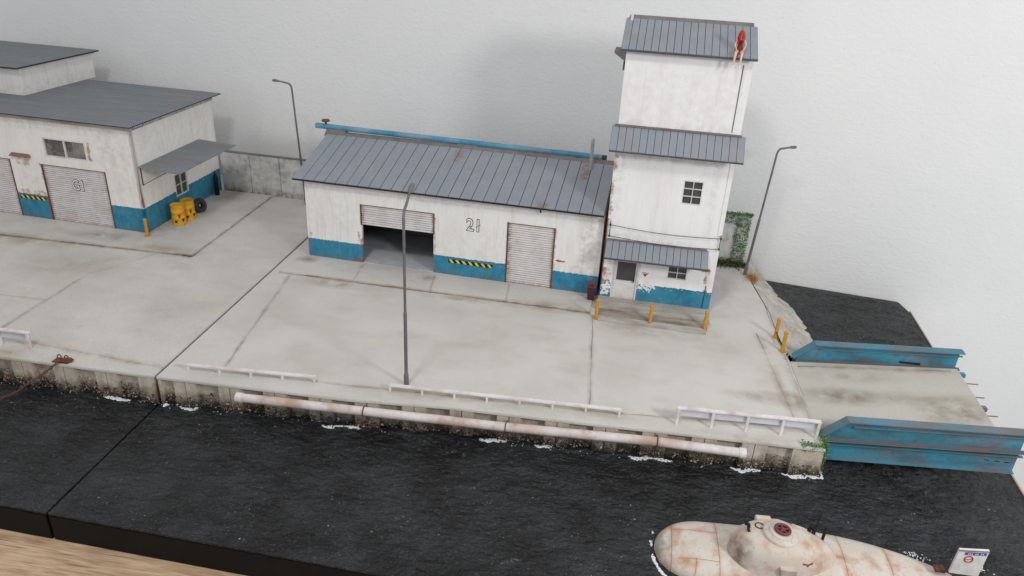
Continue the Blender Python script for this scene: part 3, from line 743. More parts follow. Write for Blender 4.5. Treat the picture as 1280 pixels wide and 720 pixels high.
# ---- left building G1
o3 = Vector((-8.985, 12.841, 0)); G = frame_map((3.457, -.262), (.03, 1))
g = thing('warehouse', 'white boxy building with flat grey roof, blue plinth and G1 on its roller door', 'warehouse', o3)
gm = wall_mat('left_building_plaster', .525, base=(.84, .825, .795), rust=[(-2.20, -2.16, .1, 1.2, .02, .6), (-1.02, -.98, 1.4, 1.75, .04, .7), (-2.7, -2.45, 1.15, 1.33, .06, .5), (-2.9, -2.2, .45, .6, .05, .5), (-.9, -.88, .5, .6, .02, .3)],
              grime=[(-.6, -.4, 1.5, 2.0, .2, .7), (-.9, 0, .8, 1.9, .4, .4), (-2.8, -1.0, 1.9, 2.1, .05, .5), (-2.6, -2.3, .5, 1.3, .15, .4)], seed=8., stains=.38)
GD1 = (-2.155, -.735, .02, 1.185); GD0 = (-4.36, -2.90, .02, 1.21); GW = (-2.02, -1.06, 1.365, 1.755)
mb = MB(G); mb.openings(-7.5, 0, 0, 2.17, 0, .06, [GD1, GD0, GW])
mb.box(-7.5, -.0605, 2.80, 2.86, 0, 2.17)
mb.box(-7.5, -7.44, .0605, 2.795, 0, 2.17)
gw_ = mb
Gs = lambda p: G(Vector((p.y*-1, p.x, p.z)))     # side wall: x runs into depth, outside towards +x
SW = (1.12, 1.58, .40, .88)
gw_.xf = lambda p: G(Vector((-p.y, p.x, p.z)))
gw_.openings(0, 2.86, 0, 2.17, 0, .06, [SW])
gw_.build('wall', gm, g)
mb = MB(lambda p: G(Vector((-p.y, p.x, p.z))))
w = window(g, lambda p: G(Vector((-p.y, p.x, p.z))), *SW, .012, 2, 2, .022)
roller('roller_door', g, G, *GD1, .012, 27, doormat('door_steel_g1', GD1[0], GD1[1], 5.), 'roller door marked G1')
roller('roller_door', g, G, *GD0, .012, 27, doormat('door_steel_left', GD0[0], GD0[1], 6.), 'plain roller door at the left')
window(g, G, *GW, .012, 2, 1, .03, 'dirtyglass', .03)
mb = MB(G); mb.box(-7.7, .12, -.16, 3.10, 2.175, 2.188); mb.cur = 1
k = 26
for i in range(k):
    a = -.16+3.26*i/k; mb.box(-7.695, .115, a+.004, a+3.26/k-.004, 2.1885, 2.198)
mb.build('roof', ['seam', 'roof_left'], g)
mb = MB(G); mb.box(-7.6, .05, -.045, -.001, 2.08, 2.174); mb.box(.001, .04, -.0005, 2.85, 2.09, 2.174); mb.build('fascia', 'plank', g)
mb = MB(G); mb.box(.0405, .044, .03, .36, 2.10, 2.165); mb.cur = 1
for i in range(6): mb.box(.0442, .046, .05+i*.05, .075+i*.05, 2.115, 2.15)
mb.build('blue_sticker', ['bluemark', 'whitemark'], g)
# upper block
mb = MB(G); mb.box(-7.4, -3.30, 1.18, 3.4, 2.2, 2.72); ub = mb.build('upper_storey', wall_mat('upper_plaster', 0, base=(.78, .77, .75), grime=[(-7.4, -3.0, 2.2, 2.35, .1, .6)], seed=9.), g)
mb = MB(G); mb.box(-7.5, -3.20, 1.02, 3.55, 2.765, 2.79); mb.cur = 1
for i in range(20):
    a = 1.02+2.53*i/20; mb.box(-7.495, -3.205, a+.004, a+2.53/20-.004, 2.7905, 2.80)
mb.build('upper_roof', ['seam', 'roof_left'], ub)
mb = MB(G); mb.box(-7.45, -3.26, 1.14, 3.45, 2.721, 2.764); mb.build('upper_fascia', 'white', ub)
hazard(g, G, -2.84, -2.24, .415, .485, 0, 5)
stencil(g, G, 'G1', .31, -1.40, .83, .012, .80)
mb = MB(G); mb.hexa([(-2.83, -.07, 1.31), (-2.36, -.07, 1.31), (-2.36, -.001, 1.31), (-2.83, -.001, 1.31)], [(-2.80, -.06, 1.34), (-2.39, -.06, 1.34), (-2.39, -.001, 1.37), (-2.80, -.001, 1.37)]); mb.build('ledge', 'rustlight', g)
# awning on the side, on two brackets
mb = MB(G); mb.slab([(.001, .02, 1.375), (.90, .02, 1.34), (.90, 2.18, 1.34), (.001, 2.18, 1.375)], .012)
aw = mb.build('awning', 'roof_left', g)
for yy in (.10, 2.05):
    mb = MB(G); mb.tube([(.012, yy, 1.34), (.012, yy, .98)], .012, 6); mb.tube([(.012, yy, .99), (.62, yy, 1.335)], .006, 6); mb.build('bracket', 'rust', aw)
mb = MB(G); mb.tube([(.014, .012, .56), (.02, -.01, .66), (.012, .0, .78), (.018, -.012, .9), (.012, 0, 1.3)], [.02, .028, .014, .010, .004], 6); mb.build('corner_damage', 'rustlight', g)

# =================================================================== FURNITURE
# fence of concrete panels between the buildings
A = Vector((-8.84, 15.69, 0)); B = Vector((-5.2, 15.47, 0)); d = (B-A).normalized(); Lf = (B-A).length
fm = N('fence_concrete', .92, .15)
c = fm.mix(fm.noise(3, 5, .35, .68), (.66, .66, .645), (.52, .515, .50)); c = fm.mix(fm.mul(fm.noise(6, 5, .48, .66, seed=4), .7), c, (.34, .335, .32))
c = fm.mix(fm.mul(fm.rng(fm.z, 0, .2, 1., 0.), fm.noise(8, 4, .35, .6)), c, (.20, .15, .10)); M['fence'] = fm.out(c)
fc = thing('concrete_fence', 'grey stained concrete panel fence between the two warehouses', 'fence', A)
F = frame_map(d)
npn = 5
for i in range(npn):
    a = Lf*i/npn; b = Lf*(i+1)/npn-.012; mb = MB(F); mb.box(a, b, 0, .05, 0, .93); mb.build('panel', 'fence', fc, bevel=.004)
mb = MB(F); mb.box(0, Lf, -.015, .065, .931, .955); mb.build('coping', 'cap', fc)

# ivy-covered low wall beside the tower
lw = thing('garden_wall', 'small grey wall section behind the tower overgrown with ivy', 'wall', (2.2, 14.42, 0))
mb = MB(); mb.box(-.1, .62, 0, .06, 0, 1.04); mb.build('wall_panel', 'fence', lw, bevel=.006)
mb = MB()
for _ in range(6500):
    x = random.uniform(-.1, .64); z = random.uniform(0, 1.07)
    if random.random() < .35+.8*noise.noise(Vector((x*9, z*9, 8))): continue
    if not (x > .36+.05*noise.noise(Vector((0, z*6, 3))) or z > .86+.09*noise.noise(Vector((x*8, 0, 1))) or z < .12): continue
    leaves(mb, (2.2+x, 14.42+random.uniform(-.045, .0), z), random.uniform(.007, .017))
for _ in range(900):
    xx = random.uniform(-.1, .66); leaves(mb, (2.2+xx, 14.43+random.uniform(-.06, .05), 1.03+random.uniform(0, .035+.05*abs(noise.noise(Vector((xx*12, 3, 1)))))), random.uniform(.007, .016))
tag(mb.build('ivy', 'ivy'), 'dense green ivy climbing the small grey wall behind the tower', 'plant')
mb = MB()
for _ in range(1500):
    x = 2.1+random.random()*.78; y = 14.38-abs(random.gauss(0, .12))*(1-.2*(x-2.1)); leaves(mb, (x, y, random.uniform(0, .07)), random.uniform(.01, .025))
setting(mb.build('moss', 'moss'), 'stuff')
mb = MB()
for _ in range(260):
    x = 2.93+random.gauss(0, .05); y = 13.72+random.gauss(0, .10); a = random.random()*6.28; h = random.uniform(.05, .14); r = random.uniform(.02, .09)
    p = Vector((x, y, -.01)); q = p+Vector((math.cos(a)*r, math.sin(a)*r, h)); s = Vector((-math.sin(a), math.cos(a), 0))*.005
    mb.add([p-s, p+s, q], [(0, 1, 2)])
tag(mb.build('grass_tuft', 'drygrass'), 'dry orange grass tuft at the foot of the right street lamp', 'plant')

# street lamps
def lamp(name, label, loc, lean, arm, H1=1.15, H2=2.55):
    t = thing(name, label, 'street lamp', loc, 'grey street lamps on the model quay')
    lx, ly = lean; ax, ay, az = arm
    P = lambda z: Vector((lx*z/H2, ly*z/H2, z))
    mb = MB(); mb.tube([P(0), P(.17)], .036, 14); mb.tube([P(.17), P(.19)], [.036, .026], 14); mb.tube([P(.19), P(H1)], .025, 12); mb.tube([P(H1), P(H1+.015)], [.025, .019], 12)
    q = P(H2-.13); pts = [P(H1+.015), q]; k = 6
    e = P(H2)+Vector((ax*.3, ay*.3, 0))
    for i in range(1, k+1):
        u = i/k; c1 = P(H2)
        pts.append(q*(1-u)**2+c1*2*u*(1-u)+e*u*u)
    pts.append(P(H2)+Vector((ax*.75, ay*.75, az*.6)))
    mb.tube(pts, [.019]*(len(pts)-1)+[.016], 12); pole = mb.build('pole', 'lamp', t)
    c0 = P(H2)+Vector((ax*.7, ay*.7, az*.6)); c1 = P(H2)+Vector((ax*1.15, ay*1.15, az))
    dd = (c1-c0); mb = MB(); mb.tube([c0, c0+dd*.2, c0+dd*.6, c0+dd*.9, c1], [.017, .034, .04, .034, .012], 12)
    for i in range(len(mb.v)): mb.v[i].z = c0.z+(mb.v[i].z-c0.z)*.7
    mb.build('lamp_head', 'lamp', t)
    return t
lamp('street_lamp', 'grey street lamp in the middle of the front quay edge, standing before the shed', (-2.526, 8.74, 0), (-.005, 0), (-.06, .62, .14), H2=2.62)
lamp('street_lamp', 'grey street lamp at the right beside the dark rear water', (2.813, 13.917, 0), (.14, 0), (.27, .0, .05), H2=2.53)
lamp('street_lamp', 'grey street lamp behind the shed and the concrete fence', (-6.68, 15.3, 0), (-.14, 0), (-.36, 0, .04), H2=2.68)

# bollards
def bollard_src():
    t = thing('bollard', 'x', 'bollard', (0, 0, 0), 'yellow bollards')
    mb = MB(); mb.cyl(0, 0, .012, .32, .030); mb.lathe([(.030, .32), (.033, .325), (.033, .35), (.024, .366), (0, .368)], (0, 0, 0)); mb.build('post', 'yellow', t)
    mb = MB(); mb.cyl(0, 0, 0, .012, .052); mb.build('foot_plate', 'yellow', t)
    return t
b0 = bollard_src(); b0.location = (.034, 11.392, 0); b0['label'] = 'yellow bollard at the left end of the tower steps, next to the dark red bin'
for loc, lab in (((.934, 11.407, 0), 'yellow bollard in the middle of the tower steps'), ((1.834, 11.397, 0), 'yellow bollard at the right end of the tower steps'),
                 ((2.994, 11.425, 0), 'yellow bollard near the ramp, the rear one of the pair'), ((3.03, 10.981, 0), 'yellow bollard nearest the blue ramp bulwark'),
                 ((-8.90, 12.70, .022), 'small yellow bollard at the corner of the left building')):
    copy_thing(b0, loc, lab)
# chipped collar and rope between the pair
mb = MB(); mb.tube([(2.994, 11.40, .12), (3.0, 11.25, .05), (3.02, 11.1, .08), (3.03, 10.99, .16)], .012, 6); tag(mb.build('rope', M['moss']), 'dark green rope slung between the two yellow bollards by the ramp', 'rope')

# drums by the left building
def drum_src():
    t = thing('oil_drum', 'x', 'drum', (0, 0, 0), 'yellow oil drums')
    sc_ = lambda p: p*1.36
    mb = MB(sc_); pr = [(0, 0), (.098, 0), (.102, .008), (.098, .016), (.098, .10), (.103, .106), (.098, .112), (.098, .20), (.103, .206), (.098, .212), (.098, .30), (.102, .306), (.098, .314), (.09, .306), (0, .306)]
    mb.lathe(pr, (0, 0, 0), 26); mb.build('drum_body', 'drum', t)
    a0 = math.radians(-52)
    for da, z0, z1, m in ((0, .12, .18, 0), (-.55, .05, .085, 1), (.5, .06, .11, 1)):
        mb = MB(sc_); a = a0+da; vs = []
        for q in (-.22, -.07, .07, .22): vs += [(.1045*math.cos(a+q), .1045*math.sin(a+q), z1), (.1045*math.cos(a+q*.4), .1045*math.sin(a+q*.4), z0)]
        mb.add(vs, [(0, 1, 3, 2), (2, 3, 5, 4), (4, 5, 7, 6)]); mb.build('warning_mark', ('red', 'blackmark')[m], t)
    return t
d0 = drum_src(); d0.location = (-8.66, 13.46, .022); d0['label'] = 'yellow drum nearer the camera of the pair beside the left building'
copy_thing(d0, (-8.62, 13.76, .022), 'yellow drum further back of the pair, next to the black tyre', .25)
ty = thing('tyre', 'black tyre leaning on the left building behind the yellow drums', 'tyre', (-8.62, 14.22, .16))
mb = MB(); mb.ring((0, 0, 0), .11, .055, (.35, .94, 0), (-.25, .1, .97), 22, 10); mb.build('tread', 'dark', ty)
mb = MB(); mb.ring((0, 0, 0), .05, .02, (.35, .94, 0), (-.25, .1, .97), 18, 6); mb.build('rim', 'black', ty)
gp = thing('gas_bottle', 'tall dark gas bottle standing at the rear corner of the left building', 'gas bottle', (-8.80, 15.30, .022))
mb = MB(); mb.lathe([(0, 0), (.05, 0), (.05, .42), (.035, .47), (.015, .49), (.015, .53), (0, .535)], (0, 0, 0), 16); mb.build('bottle', M['blackmark'], gp)
mb = MB(); mb.cyl(0, 0, .535, .56, .022); mb.build('valve', 'dark', gp)
mb = MB(G); mb.box(.06, .34, .30, .34, .001, .03); oo = mb.build('plank', 'plank', loc=o3+Vector((0, 0, .022))); tag(oo, 'short grey plank lying beside the bollard at the left building', 'plank')
# bin
bn = thing('rubbish_bin', 'dark red rubbish bin standing between shed wall and tower', 'bin', (-.10, 12.06, .022))
mb = MB(); mb.hexa([(-.055, -.05, 0), (.055, -.05, 0), (.055, .05, 0), (-.055, .05, 0)], [(-.072, -.065, .24), (.072, -.065, .24), (.072, .065, .24), (-.072, .065, .24)]); mb.build('bin_body', 'binred', bn, bevel=.006)
mb = MB(); mb.hexa([(-.076, -.07, .241), (.076, -.07, .241), (.076, .07, .241), (-.076, .07, .241)], [(-.062, -.05, .345), (.062, -.05, .345), (.062, .066, .345), (-.062, .066, .345)]); ld = mb.build('lid', 'binlid', bn, bevel=.008)
mb = MB(); mb.slab([(-.045, -.0695, .265), (.045, -.0695, .265), (.04, -.0585, .32), (-.04, -.0585, .32)], .004); mb.build('flap', 'binred', ld)

# railings
def low_rail(label, x0, x1, ya, yb, nposts):
    t = thing('railing', label, 'railing', (x0, ya, 0), 'white railings along the quay edge')
    d = Vector((x1-x0, yb-ya, 0)); Fm = frame_map(d); Lr = d.length
    mb = MB(Fm); mb.box(-.02, Lr+.02, -.015, .045, .085, .108); mb.build('rail', 'white_rail', t, bevel=.004)
    for i in range(nposts):
        x = Lr*i/(nposts-1); mb = MB(Fm); mb.box(x-.014, x+.014, -.012, .014, 0, .0845); mb.build('post', 'white_rail', t)
    return t
low_rail('low white railing with rusty post at the left end of the right quay', -5.62, -3.79, 8.40, 8.50, 5)
low_rail('long low white railing in front of the middle street lamp', -2.70, .48, 8.53, 8.63, 8)
def high_rail(label, x0, x1, ya, yb, nposts, group='white railings along the quay edge'):
    t = thing('railing', label, 'railing', (x0, ya, 0), group)
    d = Vector((x1-x0, yb-ya, 0)); Fm = frame_map(d); Lr = d.length
    mb = MB(Fm); mb.box(-.025, Lr+.025, -.018, .05, .245, .268); mb.build('rail', 'white_rail', t, bevel=.004)
    mb = MB(Fm); mb.box(-.02, Lr+.02, .022, .034, .13, .225); mb.build('guard_panel', 'railpanel', t, bevel=.003)
    for i in range(nposts):
        x = Lr*i/(nposts-1); mb = MB(Fm); mb.box(x-.018, x+.018, -.016, .016, 0, .2445); mb.build('post', 'white_rail', t)
    return t
high_rail('tall white railing with grey guard panel at the right corner of the quay', 1.25, 3.08, 8.61, 8.69, 5)
high_rail('short tall white railing cut by the left edge of the photo', -10.0, -8.12, 8.45, 8.46, 5)

# white pipe slung along the quay face
wp = thing('quay_pipe', 'long white rust-stained pipe hanging along the quay face', 'pipe', (-4.72, 8.08, -.10))
P = [Vector(p)-Vector((-4.72, 8.08, -.10)) for p in ((-4.72, 8.08, -.10), (-2.948, 8.125, -.092), (-1.009, 8.20, -.103), (.998, 8.28, -.080), (2.13, 8.315, -.112))]
mb = MB(); mb.tube(P, .062, 18); mb.build('pipe', 'whitepipe', wp)
for qa, qb in ((P[0]-Vector((.03, 0, 0)), P[0]+Vector((.06, 0, 0))), (P[-1]-Vector((.07, 0, 0)), P[-1]+Vector((.015, 0, 0)))):
    mb = MB(); mb.tube([qa, qb], .071, 18); mb.build('pipe_end', 'white', wp)
for q in P[1:4]:
    mb = MB(); mb.ring(q, .067, .008, (0, 1, 0), (0, 0, 1), 18, 6); mb.box(q.x-.008, q.x+.008, q.y+.055, q.y+.14, q.z-.01, q.z+.01); mb.tube([q+Vector((0, .05, -.06)), q+Vector((.0, .09, -.26))], .008, 6); mb.build('clamp', 'rust', wp)

# rusty mooring cleat and chain at the left
cl = thing('mooring_cleat', 'rusty mooring cleat with two eyes on the left quay edge', 'cleat', (-7.44, 8.26, 0))
mb = MB(); mb.box(-.14, .10, -.07, .05, .001, .02); mb.hexa([(.0, -.08, .02), (.14, -.04, .02), (.14, .04, .02), (.0, .02, .02)], [(.03, -.05, .07), (.11, -.02, .06), (.11, .03, .06), (.03, .0, .07)]); mb.build('plate', 'rust', cl, bevel=.005)
for x in (-.08, .03):
    mb = MB(); mb.ring((x, .02, .05), .030, .009, (1, 0, 0), (0, .3, 1)); mb.build('eye', 'rust', cl)
ch = [Vector(p) for p in ((-7.36, 8.24, .05), (-7.46, 8.18, .035), (-7.52, 8.12, -.02), (-7.66, 8.04, -.13), (-7.82, 7.98, -.24), (-7.98, 7.88, -.36), (-8.16, 7.76, -.43), (-8.34, 7.66, -.47))]
mb = MB()
for a, b in zip(ch, ch[1:]):
    k = max(2, int((b-a).length/.045))
    for i in range(k):
        p = a+(b-a)*(i+.5)/k; dd = (b-a).normalized(); s = dd.cross(Vector((0, 0, 1) if i % 2 else (.3, 1, 0))).normalized()
        mb.tube([p+(dd*math.cos(2*PI*j/8)*.034+s*math.sin(2*PI*j/8)*.014) for j in range(9)], .0065, 5, False)
tag(mb.build('mooring_chain', 'rust'), 'rusty mooring chain running from the left quay edge into the water', 'chain')

# =================================================================== RAMP with blue bulwarks
rm = thing('loading_ramp', 'concrete loading ramp with two blue steel bulwarks at the right end of the quay', 'ramp', (3.15, 9.7, 0))
Rz = lambda x: .004+.085*(x-3.15)
O = Vector((3.15, 9.7, 0))
def rp_(x, y, z): return Vector((x, y, z))-O
mb = MB(); lo = []; hi = []
pl = [(3.14, 8.80), (5.46, 8.86), (5.52, 10.68), (3.10, 10.68)]
mb.hexa([rp_(x, y, Rz(x)-.10) for x, y in pl], [rp_(x, y, Rz(x)) for x, y in pl]); ob = mb.build('deck', 'deck', rm)
n = M['deck'];  # deck texture is laid in world-sized coordinates
for nd in list(n.node_tree.nodes):
    if nd.type == 'TEX_COORD':
        t = n.node_tree; mpn = t.nodes.new('ShaderNodeMapping'); mpn.inputs['Location'].default_value = tuple(O)
        ls = [l.to_socket for l in nd.outputs['Object'].links]
        t.links.new(nd.outputs['Object'], mpn.inputs[0])
        for q in ls: t.links.new(mpn.outputs[0], q)
mb = MB()
for yy in (8.95, 9.5, 10.1, 10.5): mb.hexa([rp_(3.2, yy, -.30), rp_(5.5, yy, -.12), rp_(5.5, yy+.05, -.12), rp_(3.2, yy+.05, -.30)], [rp_(3.2, yy, -.105), rp_(5.5, yy, Rz(5.5)-.105), rp_(5.5, yy+.05, Rz(5.5)-.105), rp_(3.2, yy+.05, -.105)])
mb.build('girder', 'dark', rm)
def bulwark(y, yo, label, XE=5.60):
    """y inner face, yo outer face; side plate with top flange, mid rib and bottom flange"""
    s = 1 if yo > y else -1; ya, yb = min(y, yo), max(y, yo)
    mb = MB()
    xs = (3.17, 3.44, 5.62)
    top = lambda x: .055+(x-3.17)*.93 if x < 3.44 else .306+(x-3.44)*.062
    bot = lambda x: -.285+(x-3.25)*.062
    for a, b in ((3.17, 3.44), (3.44, XE)):
        mb.hexa([rp_(a, ya+.025, bot(a)), rp_(b, ya+.025, bot(b)), rp_(b, yb-.025, bot(b)), rp_(a, yb-.025, bot(a))],
                [rp_(a, ya+.025, top(a)-.004), rp_(b, ya+.025, top(b)-.004), rp_(b, yb-.025, top(b)-.004), rp_(a, yb-.025, top(a)-.004)])
    bw = mb.build('bulwark', 'blue_steel', rm); bw['label'] = label
    mb = MB()
    for a, b in ((3.15, 3.4395), (3.44, XE+.06)):
        mb.hexa([rp_(a, ya-.02, top(a)-.002), rp_(b, ya-.02, top(b)-.002), rp_(b, yb+.03, top(b)-.002), rp_(a, yb+.03, top(a)-.002)],
                [rp_(a, ya-.02, top(a)+.014), rp_(b, ya-.02, top(b)+.014), rp_(b, yb+.03, top(b)+.014), rp_(a, yb+.03, top(a)+.014)])
    for dz, pr, h in ((.0, .055, .016), (-.075, .02, .012), (.215, .014, .010)):
        fm_ = lambda x: .0+(x-3.2)*.072+dz
        xa, xb = (3.52 if dz > .1 else 3.19), XE+.04
        mb.hexa([rp_(xa, ya-pr, fm_(xa)), rp_(xb, ya-pr, fm_(xb)), rp_(xb, ya+.024, fm_(xb)), rp_(xa, ya+.024, fm_(xa))],
                [rp_(xa, ya-pr, fm_(xa)+h), rp_(xb, ya-pr, fm_(xb)+h), rp_(xb, ya+.024, fm_(xb)+h), rp_(xa, ya+.024, fm_(xa)+h)])
    mb.hexa([rp_(3.2, ya-.03, bot(3.2)-.016), rp_(XE, ya-.03, bot(XE)-.016), rp_(XE, yb+.0, bot(XE)-.016), rp_(3.2, yb+.0, bot(3.2)-.016)],
            [rp_(3.2, ya-.03, bot(3.2)-.001), rp_(XE, ya-.03, bot(XE)-.001), rp_(XE, yb+.0, bot(XE)-.001), rp_(3.2, yb+.0, bot(3.2)-.001)])
    mb.build('flange', M['flange'], bw)
    mb = MB(); q0, q1 = 3.19, XE+.03; zr = lambda x: (x-3.2)*.072+.0165
    mb.hexa([rp_(q0, ya-.057, zr(q0)), rp_(q1, ya-.057, zr(q1)), rp_(q1, ya-.01, zr(q1)), rp_(q0, ya-.01, zr(q0))], [rp_(q0, ya-.057, zr(q0)+.010), rp_(q1, ya-.057, zr(q1)+.010), rp_(q1, ya-.01, zr(q1)+.016), rp_(q0, ya-.01, zr(q0)+.016)]); mb.build('rib', 'ribrust', bw)
    for x in (5.25, 5.38, 5.5):
        mb = MB(); mb.box(*[v for v in (x-3.15-.03, x-3.15+.03)], ya-9.7+.0225, ya-9.7+.0245, -.03, -.018); mb.build('slot', 'blackmark', bw)
    return bw
bulwark(8.80, 8.70, 'front blue bulwark, outer side facing the water')
bw = bulwark(10.74, 10.84, 'rear blue bulwark beyond the ramp deck', 5.53)
mb = MB(); mb.box(4.72-3.15, 5.02-3.15, 10.755-9.7, 10.7645-9.7, .155, .185); mb.build('scupper', 'blackmark', bw)
# steel stubs at the far end of the deck
for y, m_, l_ in ((10.62, 'blue_steel', .16), (10.35, 'rustlight', .22), (9.98, 'rustlight', .17), (9.72, 'lamp', .13), (9.52, 'rustlight', .18), (8.98, 'blue_steel', .2), (9.10, 'rustlight', .2)):
    mb = MB(); x0 = 5.50-(10.6-y)*.02
    if m_ == 'rustlight': mb.tube([rp_(x0-.04, y, Rz(x0)-.05), rp_(x0+l_, y+.01, Rz(x0)-.045)], .010, 6); mb.build('rebar', m_, rm)
    else: mb.box(x0-3.15, x0-3.15+l_*.8, y-9.7-.04, y-9.7+.04, Rz(x0)-.09, Rz(x0)-.03); mb.build('hinge_lug', m_, rm, bevel=.006)
# rusty hose heap behind the bollards
mb = MB(); random.seed(3)
pts = [Vector((3.09+random.gauss(0, .05), 10.88+random.gauss(0, .05), .02+random.random()*.10)) for _ in range(9)]
for i in range(26):
    p = Vector((3.14+random.gauss(0, .06), 10.86+random.gauss(0, .08), -.02+random.random()*.07)); shard(mb, p, .035)
setting(mb.build('rubble', 'bank'), 'stuff')

# =================================================================== SUBMARINE
ax0 = Vector((.97, 6.73)); ax1 = Vector((4.32, 6.97))
sd = (ax1-ax0).normalized(); sn = Vector((-sd.y, sd.x)); SL = (ax1-ax0).length
SO = Vector((ax0.x, ax0.y, WZ))
sx = frame_map((sd.x, sd.y))
def hullr(t):
    """half width along length fraction"""
    if t < .17: return .455*math.sqrt(max(0, 1-((.17-t)/.17)**2))
    if t < .42: return .455
    u = (t-.42)/.58; return .455*(1-u**2.3)+.02
hullh = lambda t: .185*min(1, hullr(t)/.455*1.0)**.8
sub = thing('submarine', 'cream white rust-streaked submarine lying in the dark water', 'submarine', SO)
lines = []
mt = submat('submarine_hull', [(.17*1, -.5, .20, .5), (.70, -.5, .70, .55), (.22, .21, .7, .21), (.26, -.22, .70, -.22), (2.10, -.5, 2.10, .5), (2.62, -.5, 2.62, .5), (.42, -.5, .45, -.22), (1.8, .1, 2.1, .1)], 1.,
            [(.07, -.1, .18, .4, .8, (.22, .2, .17)), (.12, .27, .15, .1, .9, (.45, .2, .1)), (.3, -.26, .25, .1, .9, (.42, .2, .1)), (1.30, -.38, .8, .1, .9, (.42, .2, .1)), (3.2, .0, .3, .15, .9, (.4, .18, .08)), (.03, 0, .08, .5, .8, (.3, .27, .2))])
vs = []; fs = []; NS = 60; NT = 28
for i in range(NS+1):
    t = (i/NS)**1.25
    r = hullr(t); h = hullh(t)
    for j in range(NT):
        a = 2*PI*j/NT; y = math.cos(a); z = math.sin(a)
        yy = math.copysign(abs(y)**.82, y)*r; zz = math.copysign(abs(z)**.82, z)*(h if z > 0 else .25)
        vs.append((t*SL, yy, zz-.0))
for i in range(NS):
    for j in range(NT): fs.append((i*NT+j, (i+1)*NT+j, (i+1)*NT+(j+1) % NT, i*NT+(j+1) % NT))
mb = MB(sx); mb.add(vs, fs, True); mb.build('hull', mt, sub)
# conning tower: egg-shaped with sloping top
tx, tyy = 1.36, -.085; A_, B_ = .56, .325
H0 = .47
vs = []; fs = []; K = 40
prof = [(1.05, .12), (1.01, .22), (.97, .32), (.91, .40), (.80, .455), (.62, .49), (.35, .50), (.0, .505)]
for s_, z in prof:
    for j in range(K):
        a = 2*PI*j/K; e = math.cos(a); f = math.sin(a)
        xx = A_*s_*e*(1.0 if e < 0 else 1.12); yy2 = B_*s_*f*(1 if e < 0 else (1-.30*e))
        zs_ = z-(.10*max(0, e)*s_ if z > .3 else 0)
        vs.append((tx+xx, tyy+yy2, zs_))
for i in range(len(prof)-1):
    for j in range(K): fs.append((i*K+j, i*K+(j+1) % K, (i+1)*K+(j+1) % K, (i+1)*K+j))
mt2 = submat('submarine_tower', [], 6., [(.87, -.15, .18, .3, .95, (.2, .15, .12)), (1.5, -.46, .6, .07, .9, (.45, .2, .1)), (1.75, -.4, .3, .1, .9, (.45, .2, .1)), (1.75, -.15, .2, .2, .7, (.45, .22, .12))])
mb = MB(sx); mb.add(vs, fs, True); ct = mb.build('conning_tower', mt2, sub)
hc = Vector((1.32, -.11, .495)); tilt = Matrix.Rotation(math.radians(4), 3, 'Y')
mb = MB(sx); mb.lathe([(.195, -.04), (.195, .012), (.186, .024), (.0, .03)], hc, 36, tilt); ht = mb.build('hatch', submat('submarine_hatch', [], 8.), ct)
mb = MB(sx); mb.lathe([(.13, .028), (.125, .045), (.105, .05), (0, .05)], hc, 30, tilt); mb.build('hatch_boss', submat('submarine_boss', [], 8.5), ht)
mb = MB(sx); w0 = hc+Vector((.01, .0, .07)); mb.ring(w0, .078, .017, (1, 0, -.05), (0, 1, 0), 26, 8)
for k in range(5):
    a = k*2*PI/5+.3; mb.tube([w0, w0+Vector((math.cos(a)*.078, math.sin(a)*.078, -math.cos(a)*.004))], .012, 6)
mb.lathe([(.03, -.02), (.03, .012), (.02, .02), (0, .02)], w0, 14); mb.lathe([(.08, -.022), (.08, -.018), (0, -.018)], w0, 20); mb.build('hand_wheel', M['binlid'], ht)
mb = MB(sx); mb.hexa([(1.30, -.44, .20), (1.46, -.44, .20), (1.44, -.34, .20), (1.28, -.34, .20)], [(1.28, -.45, .30), (1.46, -.45, .30), (1.44, -.30, .31), (1.28, -.30, .31)]); mb.build('side_fin', mt2, ct, bevel=.006)
mb = MB(sx); mb.box(1.10, 1.27, .10, .17, .43, .50); mb.build('side_fin', mt2, ct, bevel=.008)
mb = MB(sx); mb.hexa([(1.55, .02, .3), (1.86, .02, .25), (1.86, .14, .25), (1.55, .14, .3)], [(1.5, .02, .46), (1.82, .02, .36), (1.82, .12, .36), (1.5, .13, .46)]); mb.build('rear_fairing', mt2, ct, bevel=.01)
for (x, y, z0, z1, r) in ((1.74, .06, .33, .50, .022), (1.76, .06, .50, .70, .010), (1.83, .0, .30, .56, .017), (1.70, .09, .35, .47, .02)):
    mb = MB(sx); mb.tube([(x, y, z0), (x+.01, y, z1)], r, 10); mb.build('periscope', 'blackmark', ct)
# decals: dark silhouette, ring on a stick, small red bow
def decal(pts, mat, name, parent, lift=.004):
    """flat mark laid on the conning tower skin"""
    mb = MB(sx); mb.add(pts, [list(range(len(pts)))]); return mb.build(name, mat, parent)
def skin_z(x, y):
    e = (x-tx)/A_; f = (y-tyy)/B_; a = math.atan2(f, e); ce = math.cos(a); sx_ = 1.0 if ce < 0 else 1.12; sy_ = 1 if ce < 0 else (1-.30*ce)
    rr_ = math.hypot(e/sx_, f/sy_)
    for (s0, z0), (s1, z1) in zip(prof, prof[1:]):
        if s1 <= rr_ <= s0: return z1+(z0-z1)*(rr_-s1)/(s0-s1) - (.10*max(0, ce)*rr_ if z1 > .3 else 0)
    return .5
def skin_poly(outline, name, mat, th=.006):
    mb = MB(sx)
    mb.add([(x, y, skin_z(x, y)+th) for x, y in outline], [list(range(len(outline)))]); return mb.build(name, mat, ct)
qx, qy = .985, -.02
def skin_strip(path, w, name, mat):
    mb = MB(sx); mb.tube([(x, y, skin_z(x, y)+.006) for x, y in path], w, 6); return mb.build(name, mat, ct)
